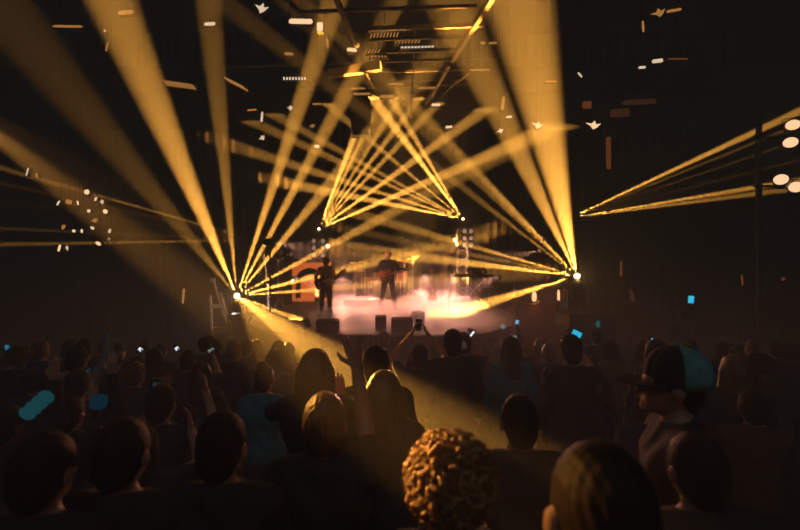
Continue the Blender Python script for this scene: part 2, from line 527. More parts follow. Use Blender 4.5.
def body_meshes(pname, female=False, tee=False):
    """skin, top, trousers and shoe meshes of one pose"""
    key = (pname, female, tee)
    if key in BODY: return BODY[key]
    ps = POSES[pname]; sw = .165 if female else .19; ww = .105 if female else .125
    nk = A_(0, .0, 1.47)
    lx = ps['legs']
    torso = lambda g: [('c', A_(-.07, 0, .96), A_(.07, 0, .96), .115 + g, .115 + g, .04), ('c', A_(-.05, .0, 1.12), A_(.05, .0, 1.12), ww - .015 + g, ww - .015 + g, .06),
                       ('c', A_(-.085, .005, 1.30), A_(.085, .005, 1.30), .108 + g, .108 + g, .06), ('c', A_(-sw + .03, -.005, 1.415), A_(sw - .03, -.005, 1.415), .062 + g, .062 + g, .05),
                       ('c', A_(-.05, -.01, 1.45), A_(.05, -.01, 1.45), .058 + g, .058 + g, .04)]
    arms = []
    for s, key_ in ((-1, 'L'), (1, 'R')):
        a = ps[key_]; arms.append((s, A_(s * sw, -.005, 1.41), A_(*a['e']), A_(*a['w']), A_(*a['hd']), A_(*a['hn'])))
    legs = []
    for s in (-1, 1):
        legs.append((A_(s * .09, 0, .92), A_(s * (.09 + lx) / 2 * 1.0, .03, .50), A_(s * lx, -.02, .09)))
    neck = [('c', nk - A_(0, 0, .06), HC + A_(0, -.02, -.03), .062, .055, .02)]
    pr = torso(0) + neck
    for s, sh_, e, w_, hd, hn in arms:
        pr += [('c', sh_, e, .052, .040, .03), ('c', e, w_, .041, .027, .015)]
    for h, k, an in legs:
        pr += [('c', h, k, .088, .056, .03), ('c', k, an, .057, .038, .015), ('c', an, an + A_(0, .13, -.045), .038, .034, .02)]
    parts = [sdf_mesh('b', pr, .014), sdf_mesh('h', head_prims(HC) + [('c', nk + A_(0, 0, .02), HC + A_(0, -.02, -.05), .056, .054, .02)], .0085)]
    for s, sh_, e, w_, hd, hn in arms:
        parts.append(sdf_mesh('hand', [('c', w_ + (e - w_) * .25, w_, .031, .027, .01)] + hand_prims(w_, hd, hn, s), .0058))
    body = to_mesh('person', parts)
    tp = torso(.016)
    for s, sh_, e, w_, hd, hn in arms:
        tp += [('c', sh_, sh_ + (e - sh_) * .55, .066, .062, .035)] if tee else [('c', sh_, e, .066, .056, .035), ('c', e, e + (w_ - e) * .9, .056, .040, .02)]
    fold = lambda X, Y, Z: .004 * np.sin(Z * 38 + X * 14 + 2 * np.sin(X * 17)) + .003 * np.sin(X * 55 + Z * 21) + 0 * Y
    shirt = to_mesh('shirt', [sdf_mesh('s', tp, .014, [((0, 0, .88), (0, 0, -1)), ((0, 0, 1.50), (0, .25, .97))] if max(a[2][2] for a in arms) < 1.45 else [((0, 0, .88), (0, 0, -1))], fold)])
    lp = [('c', A_(-.07, 0, .95), A_(.07, 0, .95), .124, .124, .04)]
    for h, k, an in legs: lp += [('c', h, k, .100, .072, .03), ('c', k, an + A_(0, 0, .02), .072, .058, .02)]
    trous = to_mesh('trousers', [sdf_mesh('t', lp, .015, [((0, 0, 1.0), (0, 0, 1)), ((0, 0, .075), (0, 0, -1))], fold)])
    shoes = []
    for h, k, an in legs:
        sp = [('c', an + A_(0, -.02, -.045), an + A_(0, .16, -.05), .046, .042, .02), ('c', an + A_(0, 0, .01), an + A_(0, 0, -.03), .046, .048, .02)]
        shoes.append(to_mesh('shoe', [sdf_mesh('sh', sp, .012, [((0, 0, 0), (0, 0, -1))])]))
    for me, mm in ((body, 'skin'), (shirt, 'cloth_black'), (trous, 'denim'), (shoes[0], 'shoe'), (shoes[1], 'shoe')): me.materials.append(M[mm])
    BODY[key] = (body, shirt, trous, shoes)
    return BODY[key]


HAIR = {}


def person(label, pname, loc, rz=0, height=1.75, hair='short', haircol='hair_black', shirt='cloth_black', trousers='denim', skin='skin',
           female=False, group=None, face=False, tee=False):
    b, s, t, sh = body_meshes(pname, female, tee)

    def put(nm, me, mm, par=None):
        o = bpy.data.objects.new(nm, me); C.objects.link(o)
        o.material_slots[0].link = 'OBJECT'; o.material_slots[0].material = M[mm]
        if par: o.parent = par
        return o
    r = put('person', b, skin); tag(r, label, 'person', group)
    put('shirt', s, shirt, r); put('trousers', t, trousers, r); [put('shoe', q_, 'shoe', r) for q_ in sh]
    if hair:
        if hair not in HAIR: HAIR[hair] = hair_mesh(hair, HC); HAIR[hair].materials.append(M['hair'])
        hh_ = put('hair', HAIR[hair], haircol, r)
        if hair == 'curly_big':
            fz_ = frizz_mesh(HC); fz_.materials.append(M['hair_curl']); o_f = obj('frizz', fz_, None, hh_); o_f['kind'] = 'stuff'
    if face:
        for sx in (-1, 1): MB().ball(HC + A_(sx * .031, .082, .006), .013, 8, 6).build('eye', M['eye'], r, smooth=True)
    k = height / 1.75
    r.location = loc; r.rotation_euler = (0, 0, rz); r.scale = (k, k, k)
    return r


def crowd(label, px, ytop, d, pname='stand', rz=0., step=0., **kw):
    """an audience member whose head top shows at (px, ytop), standing d metres from the camera on the raked floor"""
    top = P(px, ytop, d); fz = floor_z(d) + step
    h = (top.z - fz) * (1.0 if kw.get('hair') != 'curly_big' else .975)
    return person(label, pname, (top.x, d, fz), rz, height=h, **kw)

# ================================================================== STAGE
SZ = 1.64
poly = [(-3.85, 19), (-3.85, 12.0), (-3.5, 10.4), (-2.8, 9.2), (-1.3, 8.72), (.4, 8.62), (1.7, 8.9), (2.5, 10.0), (2.95, 11.8), (3.3, 14.2), (4.0, 15.4), (5.2, 15.9), (5.75, 16.3), (5.9, 17.0), (5.9, 19)]
st = thing('stage_platform', 'low dark stage platform with curved front edge, covered in pink fog', 'stage', (0, 10, FL_PIT))
m = MB(); m.prism([(x, y - 10) for x, y in poly], SZ - FL_PIT - .06, SZ - FL_PIT); m.build('deck', M['black'], st)
m = MB(); m.prism([(x * .992 + .01, (y - 10) * .996 + .05) for x, y in poly], 0, SZ - FL_PIT - .06); m.build('fascia', M['fascia'], st)
m = MB()
for (x0, y0), (x1, y1) in zip(poly[1:-1], poly[2:]):
    a = Vector((x0, y0 - 10 - .0, SZ - FL_PIT - .03)); b = Vector((x1, y1 - 10, SZ - FL_PIT - .03)); m.tube(a, b, .034)
m.build('edge_trim', M['black'], st)

tag(MB().box((-5.78, 13.2, .235), (3.74, 4.0, .67), bev=.02).build('side_riser', M['black']), 'low black riser left of the stage carrying the easel', 'riser')
for k, (z, dx, lb) in enumerate(((.35, 0, 'lower of two stacked black subwoofers right of the stage'), (1.25, .02, 'upper of two stacked black subwoofers right of the stage'))):
    t = thing('subwoofer', lb, 'speaker', (5.1 + dx, 12.35, z - .45), 0, 'subwoofers right of the stage')
    MB().box((0, 0, .45), (1.25, 1.1, .89), bev=.03).build('cabinet', M['tolex'], t)
    MB().box((0, -.56, .45), (1.1, .03, .74), bev=.01).build('grille', M['grille'], t)
    for s in (-1, 1): MB().path([(s * .64, -.1, .52), (s * .67, -.1, .52), (s * .67, .1, .52), (s * .64, .1, .52)], .012).build('handle', M['black'], t)


def moving_head(label, pos, to, hot=.055, group='beam lights', k=1.0):
    """beam light pointing up out of its yoke: base, two yoke arms, upright head and a glowing dome lens that throws the fan of beams"""
    pos = Vector(pos)
    t = thing('beam_light', label, 'stage light', (pos.x, pos.y, pos.z - .60 * k), 0, group)
    MB().box((0, 0, .06), (.34, .30, .12), bev=.02).build('base', M['housing'], t)
    for s in (-1, 1): MB().box((s * .17, 0, .24), (.045, .12, .28), bev=.01).build('yoke_arm', M['housing'], t)
    MB().lathe([(.09, .16), (.125, .20), (.13, .36), (.11, .46), (.07, .50), (.03, .52)], 16).build('head', M['housing'], t, smooth=True)
    MB().tube((0, 0, .50), (0, 0, .60 - hot * .8), hot * .5, hot * .6, 12).build('lens_neck', M['housing'], t)
    MB().ball((0, 0, .60), hot, 16, 10).build('lens', G_HOT, t, smooth=True)
    for ch in t.children: ch.data.transform(Matrix.Scale(k, 4))
    l = bpy.data.lights.new('lens_glow', 'POINT'); o = bpy.data.objects.new('lens_glow', l); C.objects.link(o); o.parent = t; o.location = (0, -hot * k * 1.4, .62 * k)
    l.energy = 4 * PI * (1.3 if k == 1 else .6); l.color = (1, .55, .14); l.shadow_soft_size = .02
    return t


def light_stand(label, top, base_z, spread=.45, group=None):
    t = thing('light_stand', label, 'stand', (top.x, top.y, base_z), 0, group); H = top.z - base_z
    MB().tube((0, 0, min(.25, H * .3)), (0, 0, H - .03), .022).build('pole', M['dsteel'], t)
    for k in range(3):
        a = k * 2 * PI / 3 + .5; e = Vector((math.cos(a) * spread, math.sin(a) * spread, .015))
        MB().tube((0, 0, min(.55, H * .6)), e, .014).build('leg', M['dsteel'], t)
    MB().tube((0, 0, min(.5, H * .5)), (0, 0, min(.6, H * .7)), .035).build('collar', M['black'], t)
    MB().box((0, 0, H - .02), (.3, .26, .03)).build('top_plate', M['black'], t)
    return t


# ---- the two big beam lights at the stage corners
LP = P(237, 296, 12.0); RP = P(577, 276, 12.0)
KB = 4.9


def aim(h, src, lst, k=KB, base=1.0):
    for (x, y, D, half, I) in lst:
        d = P(x, y, D); u = (d - src).normalized()
        beam(src + u * .09, d, half, I * k * base, parent=h, blend=.6)


hl = moving_head('blazing beam light beside the easel at the left stage corner', LP, LP + Vector((.45, -1, .5)), .075)
light_stand('tripod stand under the beam light beside the easel', hl.location, .57)
aim(hl, LP, [(149, 89, 9.0, 4.2, 2300), (90, 116, 9.5, 5.2, 190), (219, 110, 10.5, 2.8, 1100),
             (300, 105, 11.2, 2.6, 3000), (325, 132, 11.8, 2.4, 3300), (352, 157, 12.4, 2.9, 2400),
             (480, 165, 16.5, 2.3, 3200), (420, 250, 16.4, 2.6, 4300), (420, 281, 15.5, 2.1, 3300),
             (335, 334, 10.6, 2.6, 2000), (368, 388, 5.2, 2.8, 1900), (440, 470, 1.6, 1.4, 380), (330, 420, 4.2, 4.0, 260)])
hr = moving_head('blazing beam light on the subwoofers at the right stage corner', RP, RP + Vector((-.45, -1, .5)), .075)
light_stand('short stand on the subwoofers under the right beam light', hr.location, 1.70, .3)
aim(hr, RP, [(538, 90, 9.8, 6.6, 1900), (500, 112, 10.6, 4.6, 1500), (462, 157, 11.6, 1.9, 3000), (486, 190, 11.9, 1.6, 1500),
             (440, 170, 11.6, 1.6, 1200), (400, 226, 16.6, 1.7, 3600), (400, 240, 16.6, 1.3, 1600), (400, 255, 16.4, 2.4, 4200), (470, 308, 11.6, 3.4, 3000)])

# ---- two lamp towers at the back of the stage, each with a beam light on top and six par lamps
TLP = P(319, 229, 17.0); TRP = P(463, 219, 17.0)


def par_lamp_or_disc(label, pos, to, r=.10, glowm=None, group=None, lamp_len=.2):  # par lamps, added wash lamps and the painted light spots at far right
    pos = Vector(pos); d = (Vector(to) - pos).normalized()
    t = thing('par_lamp_or_disc', label, 'stage light', pos, 0, group)
    q = d.to_track_quat('Z', 'Y').to_matrix().to_4x4()
    MB().lathe([(r * .5, -lamp_len), (r * .95, -lamp_len * .7), (r, 0), (r * 1.02, .02), (r * .9, .022)], 14, q).build('can', M['housing'], t, smooth=True)
    MB().lathe([(r * .86, .018), (r * .8, .03), (r * .4, .04)], 14, q).build('lens', glowm or G_GLINT, t, smooth=True)
    MB().path([q @ Vector((r * 1.15, 0, -lamp_len * .5)), q @ Vector((r * 1.15, 0, -lamp_len * .5 - .0)) + Vector((0, 0, r * 1.5)), q @ Vector((-r * 1.15, 0, -lamp_len * .5)) + Vector((0, 0, r * 1.5)), q @ Vector((-r * 1.15, 0, -lamp_len * .5))], .008).build('yoke', M['black'], t)
    return t


LENS = mat('par_lens', (.62, .55, .48), .25, var=.2, scale=30, emit=(1, .62, .45), strength=.35)
for side, apex, lab, H in ((-1, TLP, 'left', 0), (1, TRP, 'right', 0)):
    near = 'behind the orange sign' if side < 0 else 'behind the keyboard player'
    t = thing('lighting_tower', 'metal ladder truss tower ' + near, 'truss tower', (apex.x, 16.98, SZ))
    h = apex.z - SZ - .33 - .05; wx = .19
    for sx in (-1, 1):
        MB().tube((sx * wx, 0, 0), (sx * wx, 0, h), .035).build('post', M['alu'], t)
        MB().tube((sx * wx, .38, 0), (sx * wx, .38, h), .035).build('post', M['alu'], t)
    nr = 7
    for k in range(nr + 1):
        z = .12 + (h - .2) * k / nr
        MB().tube((-wx, 0, z), (wx, 0, z), .018).build('rung', M['alu'], t)
        if k < nr: MB().tube((-wx if k % 2 else wx, .38, z), (wx if k % 2 else -wx, .38, z + (h - .2) / nr), .014).build('brace', M['alu'], t)
    MB().box((0, .19, h + .02), (.55, .55, .05)).build('top_plate', M['dsteel'], t)
    MB().box((0, .19, .02), (.7, .7, .04)).build('base_plate', M['dsteel'], t)
    th = moving_head('beam light on top of the lighting tower ' + near, apex, apex + Vector((-.3 * side, -1, .5)), .08, k=.55)
    names = ('top', 'middle', 'bottom')
    for r_ in range(3):
        for c_ in range(2):
            px = (314, 323)[c_] if side < 0 else (464.5, 471)[c_]; py = (241, 248, 255)[r_] if side < 0 else (231, 238, 245)[r_]
            pp = P(px, py, 16.85)
            par_lamp_or_disc('%s %s par lamp on the lighting tower %s' % (names[r_], ('left', 'right')[c_], near), pp, pp + Vector((.1 * side, -1, -.1)), .10, LENS, 'tower par lamps')
    if side < 0:
        aim(th, apex, [(354, 137, 16.0, 2.3, 7500), (363, 137, 16.0, 1.7, 4500), (374, 140, 16, 1.6, 4000), (391, 135, 16, 1.8, 5200),
                       (427, 115, 16.2, 1.8, 4500), (447, 137, 16.8, 2.2, 6000), (492, 154, 18.2, 2.4, 7000)])
    else:
        aim(th, apex, [(378, 105, 15.6, 2.4, 8800), (391, 98, 15.6, 1.9, 6000), (360, 132, 16.4, 1.6, 4000), (338, 150, 17.2, 1.6, 3800),
                       (318, 152, 17.8, 1.6, 4400), (315, 172, 18.3, 1.8, 5000), (330, 192, 18.5, 2.2, 7000)])

# tower par lamps thrown on the drums, plus added uplights brightening each tower and the ceiling steel
for sd, apex in ((-1, TLP), (1, TRP)):
    beam((apex.x - sd * .1, 16.65, apex.z - 1.0), (-.5, 15.0, SZ + .8), 13, 130, (1, .36, .12), .8)
    t = thing('added_tower_uplight', 'small added uplight at the foot of the tower ' + ('behind the orange sign' if sd < 0 else 'behind the keyboard player'), 'stage light', (apex.x, 16.55, SZ), 0, 'added tower uplights')
    MB().lathe([(.09, 0), (.10, .05), (.075, .15), (.065, .15)], 14).build('can', M['housing'], t); MB().lathe([(.06, .145), (.05, .155)], 14).build('lens', G_AMBER, t)  # parts of the added uplight
    beam((apex.x, 16.55, SZ + .17), (apex.x, 16.95, apex.z - .4), 11, 42, (1, .42, .25), .8, t)
t = thing('added_ceiling_wash', 'small added amber uplight behind the drum riser', 'stage light', (.35, 17.6, SZ))
MB().lathe([(.12, 0), (.13, .06), (.10, .2), (.09, .2)], 14).build('can', M['housing'], t); MB().lathe([(.085, .195), (.07, .205)], 14).build('lens', G_AMBER, t)  # parts of the added ceiling wash
beam((.35, 17.6, SZ + .22), (.75, 12.2, 8.5), 17, 230, (1, .45, .10), .9, t)

# added wash lamps in the wings, brightening the band and its stands
for lb, p_, to, I in (('added side wash lamp on a pole in the left wing', Vector((-3.6, 13.4, SZ + 1.75)), Vector((.2, 14.9, SZ + .95)), 95), ('added side wash lamp on a pole in the right wing', Vector((5.2, 16.5, SZ + 1.9)), Vector((.6, 14.9, SZ + .95)), 150), ('added side wash lamp on a pole at the left stage front', Vector((-3.1, 10.6, SZ + 1.9)), Vector((.6, 15.4, SZ + 1.3)), 130)):
    t = par_lamp_or_disc(lb, p_, to, .09, G_AMBER, 'added side wash lamps'); MB().tube((0, .0, -.12), (0, .0, SZ - p_.z), .02).build('pole', M['dsteel'], t)
    u = (to - p_).normalized(); beam(p_ + u * .08, to, 12, I, (1, .42, .24), .8, t)

# two small orange spots behind the band
for lab, p_, to in (('small orange spot lamp right of the lighting tower behind the sign', P(328, 246, 16.6), P(372, 282, 15)), ('small orange spot lamp left of the tower behind the keyboard player', P(455, 240, 16.4), P(440, 284, 15))):
    t = par_lamp_or_disc(lab, p_, p_ + Vector((0, -1, -.15)), .09, glow('lamp_peach', (1, .62, .36), 6), 'small orange back lamps')
    MB().tube((0, .2, -.02), (0, .2, SZ - p_.z + .02), .02).build('pole', M['dsteel'], t)
    beam(p_ + Vector((0, -.08, 0)), to, 7, 420, (1, .28, .08), .8, t)

# side laser heads
LLP = P(255, 240, 14.2); RRP = P(570, 218, 13.0)
for src, lab, lst in ((LLP, 'small laser projector on a pole at the left of the stage', [(50, 182, 11.6, .7, 3600), (58, 196, 11.6, .5, 1000), (70, 212, 11.6, .4, 500), (100, 233, 11.8, .45, 1300), (0, 244.5, 11.8, .65, 3600)]),
                      (RRP, 'small laser projector on a pole at the right of the stage', [(800, 111, 11.6, 1.2, 7500), (800, 124, 11.6, .6, 2200), (800, 140, 11.6, .5, 1300), (800, 160, 11.6, .5, 900), (800, 180, 11.6, 1.0, 7500), (800, 188, 11.6, 1.0, 4000)])):
    u = -1 if src.x < 0 else 1
    bz = .57 if u < 0 else FL_PIT
    t = thing('laser_projector', lab, 'stage light', (src.x - u * .15, src.y, bz))
    MB().box((0, 0, src.z - bz), (.24, .26, .16), bev=.015).build('housing', M['housing'], t)
    MB().tube((u * .12, 0, src.z - bz), (u * .145, 0, src.z - bz), .025).build('lens', G_PALE, t)
    MB().tube((0, 0, .02), (0, 0, src.z - bz - .08), .03).build('pole', M['dsteel'], t)
    MB().tube((0, 0, 0), (0, 0, .03), .26, seg=20).build('base_plate', M['black'], t)
    aim(t, src, lst)

# ---- pink fog lights: low floor wash lamps round the back and sides of the deck, grazing the fog
for k, (x, y, tx, ty, I) in enumerate([(-2.3, 16.6, -.9, 12.0, 220), (-.95, 17.0, -.3, 11.0, 230), (.95, 17.0, .8, 11.5, 250), (2.0, 16.9, 1.2, 11.5, 270), (3.15, 14.6, .5, 12.2, 120), (-3.1, 13.2, .2, 11.8, 100)]):
    lab = ('floor wash lamp below the lighting tower by the sign', 'floor wash lamp left of the drum riser', 'floor wash lamp right of the drum riser', 'floor wash lamp behind the keyboard stand', 'floor wash lamp at the right edge of the fog', 'floor wash lamp at the left edge of the fog')[k]
    t = thing('floor_wash_lamp', lab, 'stage light', (x, y, SZ), math.atan2(ty - y, tx - x) + PI / 2, 'floor wash lamps')
    d = Vector((tx - x, ty - y, 0)).normalized()
    MB().box((0, .06, .95), (.24, .12, .16), bev=.02).build('housing', M['housing'], t)
    MB().box((0, -.005, .95), (.20, .02, .12)).build('lens', glow('lamp_pink', (1, .45, .32), .35), t)
    for s in (-1, 1): MB().tube((s * .11, .06, 0), (s * .11, .06, .95), .012).build('leg', M['black'], t)
    o = beam((0, 0, 0), d + Vector((0, 0, -.27)), 19, I, (1, .37, .25), .9, None, .05); o.location = Vector((x, y, SZ + .95)) + d * .05

# fog bank rolling over the deck
m = MB(); nx, ny = 46, 40
grid = []
X0, X1, Y0, Y1 = -2.9, 3.1, 8.8, 16.8


def fog_h(x, y):
    u = (x - X0) / (X1 - X0); v = (y - Y0) / (Y1 - Y0)
    e = min(1, 6 * u, 6 * (1 - u)) * min(1, 7 * v + .15, 5 * (1 - v) + .1)
    lump = .5 + .28 * math.sin(x * 2.1 + y * 1.3) + .22 * math.sin(x * 4.3 - y * 2.2 + 1) + .14 * math.sin(x * 8.1 + y * 6.3)
    return .05 + max(0, e) * (.22 + .30 * max(0, lump)) * (.8 + .35 * math.exp(-((x - 1.3) / 1.2) ** 2))


for side_ in (0, 1):
    grid.append([[m.bm.verts.new((X0 + (X1 - X0) * i / nx, Y0 + (Y1 - Y0) * j / ny, SZ + .004 if side_ == 0 else SZ + fog_h(X0 + (X1 - X0) * i / nx, Y0 + (Y1 - Y0) * j / ny))) for j in range(ny + 1)] for i in range(nx + 1)])
for i in range(nx):
    for j in range(ny):
        b_, t_ = grid
        m.bm.faces.new((t_[i][j], t_[i + 1][j], t_[i + 1][j + 1], t_[i][j + 1])); m.bm.faces.new((b_[i][j + 1], b_[i + 1][j + 1], b_[i + 1][j], b_[i][j]))
for i in range(nx):
    for j in (0, ny): m.bm.faces.new((grid[0][i][j], grid[0][i + 1][j], grid[1][i + 1][j], grid[1][i][j]))
for j in range(ny):
    for i in (0, nx): m.bm.faces.new((grid[0][i][j], grid[0][i][j + 1], grid[1][i][j + 1], grid[1][i][j]))
fm = bpy.data.materials.new('stage_fog'); fm.use_nodes = True; nt = fm.node_tree; nt.nodes.clear()
o_ = nt.nodes.new('ShaderNodeOutputMaterial'); v_ = nt.nodes.new('ShaderNodeVolumeScatter')
tc = nt.nodes.new('ShaderNodeTexCoord'); nz = nt.nodes.new('ShaderNodeTexNoise'); nz.inputs['Scale'].default_value = .9; nz.inputs['Detail'].default_value = 5; nz.inputs['Distortion'].default_value = .8
mp = nt.nodes.new('ShaderNodeMapRange'); mp.inputs[1].default_value = .38; mp.inputs[2].default_value = .66; mp.inputs[3].default_value = .04; mp.inputs[4].default_value = 1.5
sx = nt.nodes.new('ShaderNodeSeparateXYZ'); mz = nt.nodes.new('ShaderNodeMapRange')
mz.inputs[1].default_value = SZ - .2; mz.inputs[2].default_value = SZ + .62; mz.inputs[3].default_value = 1.0; mz.inputs[4].default_value = .05
mu = nt.nodes.new('ShaderNodeMath'); mu.operation = 'MULTIPLY'
for a, b in ((tc.outputs['Object'], nz.inputs['Vector']), (nz.outputs['Fac'], mp.inputs[0]), (tc.outputs['Object'], sx.inputs[0]), (sx.outputs[2], mz.inputs[0]), (mp.outputs[0], mu.inputs[0]), (mz.outputs[0], mu.inputs[1]), (mu.outputs[0], v_.inputs['Density']), (v_.outputs[0], o_.inputs['Volume'])): nt.links.new(a, b)
prev = mu.outputs[0]
for ax_, e0_, e1_ in ((0, X0, X0 + 1.5), (0, X1, X1 - 1.3), (1, 8.2, 10.2), (1, Y1, Y1 - .8)):
    mr = nt.nodes.new('ShaderNodeMapRange'); mr.interpolation_type = 'SMOOTHSTEP'; mr.inputs[1].default_value = e0_; mr.inputs[2].default_value = e1_; mr.inputs[3].default_value = .04; mr.inputs[4].default_value = 1
    if e1_ < e0_: mr.inputs[1].default_value = e1_; mr.inputs[2].default_value = e0_; mr.inputs[3].default_value = 1; mr.inputs[4].default_value = .04
    nt.links.new(sx.outputs[ax_], mr.inputs[0]); m2 = nt.nodes.new('ShaderNodeMath'); m2.operation = 'MULTIPLY'
    nt.links.new(prev, m2.inputs[0]); nt.links.new(mr.outputs[0], m2.inputs[1]); prev = m2.outputs[0]
nt.links.new(prev, v_.inputs['Density'])
v_.inputs['Color'].default_value = (.98, .95, .94, 1); v_.inputs['Anisotropy'].default_value = .3
tag(m.build('stage_fog', fm, smooth=True), 'pink-lit fog bank rolling low over the stage deck', 'fog', kind='stuff')
m = MB(); sp_ = []
for k in range(25):
    x = -2.4 + 4.8 * k / 24; e = math.sin(PI * k / 24) ** .5; yf = 9.42 - .012 - .0 * k; yb = 8.60 + (.0 if abs(x) < 1.3 else .25 * (abs(x) - 1.3)); lum = .8 + .2 * math.sin(k * 1.7)
    sp_.append([m.bm.verts.new(p) for p in ((x, yb, SZ + .10 * e), (x, yb - .35 * e * lum - .03, SZ + .02 * e), (x, yb - .5 * e * lum - .03, SZ - .35 * e), (x, yb - .4 * e - .03, SZ - .75 * e), (x, yb, SZ - .8 * e - .02))])
for A, B in zip(sp_[:-1], sp_[1:]):
    for i in range(5): m.bm.faces.new((A[i], A[(i + 1) % 5], B[(i + 1) % 5], B[i]))
m.bm.faces.new(list(reversed(sp_[0]))); m.bm.faces.new(sp_[-1])
tag(m.build('fog_spill', fm, smooth=True), 'thin fog spilling over the front edge of the stage', 'fog', kind='stuff')

# ================================================================== BAND GEAR
# orange sign with the black arch figure
sp = P(314, 281.5, 17.0); SW, SH = 1.50, 1.50
t = thing('orange_sign', 'square orange sign with a black arch figure, left of the drums', 'sign', (sp.x, 16.6, SZ)); zc = sp.z - SZ
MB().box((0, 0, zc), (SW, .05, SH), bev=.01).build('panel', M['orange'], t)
for s in (-1, 1):
    MB().box((s * SW / 2, -.01, zc), (.05, .09, SH + .05)).build('frame_bar', M['dsteel'], t); MB().box((0, -.01, zc + s * SH / 2), (SW + .05, .09, .05)).build('frame_bar', M['dsteel'], t)
    MB().tube((s * .6, .05, 0), (s * .6, .05, zc), .025).build('leg', M['dsteel'], t)
mtx = Matrix.Translation((0, -.03, zc)) @ Matrix.Rotation(PI / 2, 4, 'X')
outer = [(-.62 + .0, -.62)]; arch = []
for k in range(15):
    a = PI - PI * k / 14 * .80; arch.append((-.08 + .52 * math.cos(a), .02 + .50 * math.sin(a)))
inn = []
for k in range(15):
    a = PI - PI * k / 14 * .80; inn.append((-.08 + .33 * math.cos(a), -.04 + .33 * math.sin(a)))
m = MB()
for k in range(14): m.prism([arch[k], arch[k + 1], inn[k + 1], inn[k]], 0, .02, mtx)
m.prism([(-.60, .02), (-.41, -.04), (-.41, -.60), (-.60, -.60)], 0, .02, mtx)
m.prism([(.30, .32), (.46, .36), (.60, -.05), (.62, -.60), (.36, -.60), (.26, .05)], 0, .02, mtx)
m.prism([(.42 + .16 * math.cos(2 * PI * k / 16), .44 + .15 * math.sin(2 * PI * k / 16)) for k in range(16)], 0, .02, mtx)
m.build('arch_figure', M['black'], t)
m = MB(); m.prism([(-.22, -.6), (-.10, .02), (.02, .08), (.10, -.02), (.14, -.6)], 0, .012, mtx); m.build('inner_figure', M['orange'], t)


def tripod(t, H, r=.014, spread=.28, hub=.32, n=3, material=None):
    MB().tube((0, 0, .14), (0, 0, H), r).build('pole', material or M['chrome'], t)
    for k in range(n):
        a = 2 * PI * k / n + .4
        MB().tube((0, 0, hub), (math.cos(a) * spread, math.sin(a) * spread, .012), r * .8).build('leg', material or M['chrome'], t)


def drum(name, label, loc, r, h, axis='Z', tilt=0, legs=True):
    t = thing(name, label, 'drum', loc); mt = Matrix.Rotation(tilt, 4, 'X')
    z0 = .0
    if axis == 'Z': base = Vector((0, 0, .55 if legs else 0)); mm_ = Matrix.Translation(base) @ mt
    else: base = Vector((0, 0, r)); mm_ = Matrix.Translation(base) @ Matrix.Rotation(PI / 2, 4, 'X') @ Matrix.Translation((0, 0, -h / 2))
    MB().lathe([(r * .985, 0), (r * .985, h)], 24, mm_).build('shell', M['drum'], t, smooth=False)
    MB().lathe([(r * .97, h), (r * .97, h + .012)], 24, mm_).build('drum_head', M['drumhead'], t)
    for z in (0, h - .02): MB().lathe([(r * 1.03, z), (r * 1.03, z + .035)], 24, mm_).build('hoop', M['chrome'], t)
    for k in range(6):
        a = 2 * PI * k / 6; MB().tube(mm_ @ Vector((r * 1.02 * math.cos(a), r * 1.02 * math.sin(a), h * .15)), mm_ @ Vector((r * 1.02 * math.cos(a), r * 1.02 * math.sin(a), h * .85)), .012).build('lug', M['chrome'], t)
    if legs:
        for k in range(3):
            a = 2 * PI * k / 3 + .5; MB().tube((r * math.cos(a), r * math.sin(a), .62 if axis == 'Z' else r * .6), (r * 1.15 * math.cos(a), r * 1.15 * math.sin(a), 0), .012).build('leg', M['chrome'], t)
    return t


DK = P(383, 290, 15.6)
dx, dy = DK.x, 15.6
tag(MB().box((dx, dy + .1, SZ + .10), (2.6, 1.9, .20), bev=.02).build('drum_riser', M['black']), 'low black drum riser at the middle of the stage', 'riser')
DZ = SZ + .20
drum('bass_drum', 'large bass drum lying on its side behind the guitarist', (dx, dy - .1, DZ), .29, .42, 'Y')
drum('floor_tom', 'floor tom on three legs at the right of the drum kit', (dx + .62, dy + .15, DZ), .21, .38)
drum('snare_drum', 'shallow snare drum at the left of the drum kit', (dx - .5, dy + .15, DZ), .18, .15)
for s, lb in ((-1, 'left'), (1, 'right')):
    t = drum('rack_tom', lb + ' tilted rack tom above the bass drum', (dx + s * .2, dy - .05, DZ + .66), .15, .2, 'Z', -.35, False)
    MB().tube((0, .05, .02), (-s * .12, .05, -.14), .014).build('mount_arm', M['chrome'], t)
for lb, x, y, H, r_, ti in (('leftmost crash cymbal on a tripod stand by the drums', -.95, 0, 1.20, .22, .3), ('tall crash cymbal left of the guitarist', -.62, -.15, 1.32, .24, -.25), ('hi-hat cymbals at the left of the snare', -.78, .35, .95, .17, 0),
                            ('large ride cymbal right of the guitarist', .75, -.1, 1.30, .26, .25), ('rightmost crash cymbal by the drums', 1.05, .3, 1.42, .23, -.3)):
    t = thing('cymbal_stand', lb, 'cymbal', (dx + x, dy + y, DZ), 0, 'drum cymbals')
    tripod(t, H)
    mt = Matrix.Translation((0, 0, H)) @ Matrix.Rotation(ti, 4, 'Y') @ Matrix.Rotation(.2, 4, 'X')
    MB().lathe([(r_, -.012), (r_ * .6, .004), (.05, .018), (.03, .04), (.004, .045)], 24, mt).build('cymbal', M['brass'], t, smooth=True)
    MB().tube((0, 0, H), (0, 0, H + .07), .012).build('wing_nut', M['chrome'], t)
t = thing('drum_stool', 'round drum stool behind the bass drum', 'stool', (dx, dy + .65, DZ)); tripod(t, .42)
MB().lathe([(.17, .42), (.18, .46), (.17, .52), (.1, .53)], 20).build('seat', M['black'], t, smooth=True)


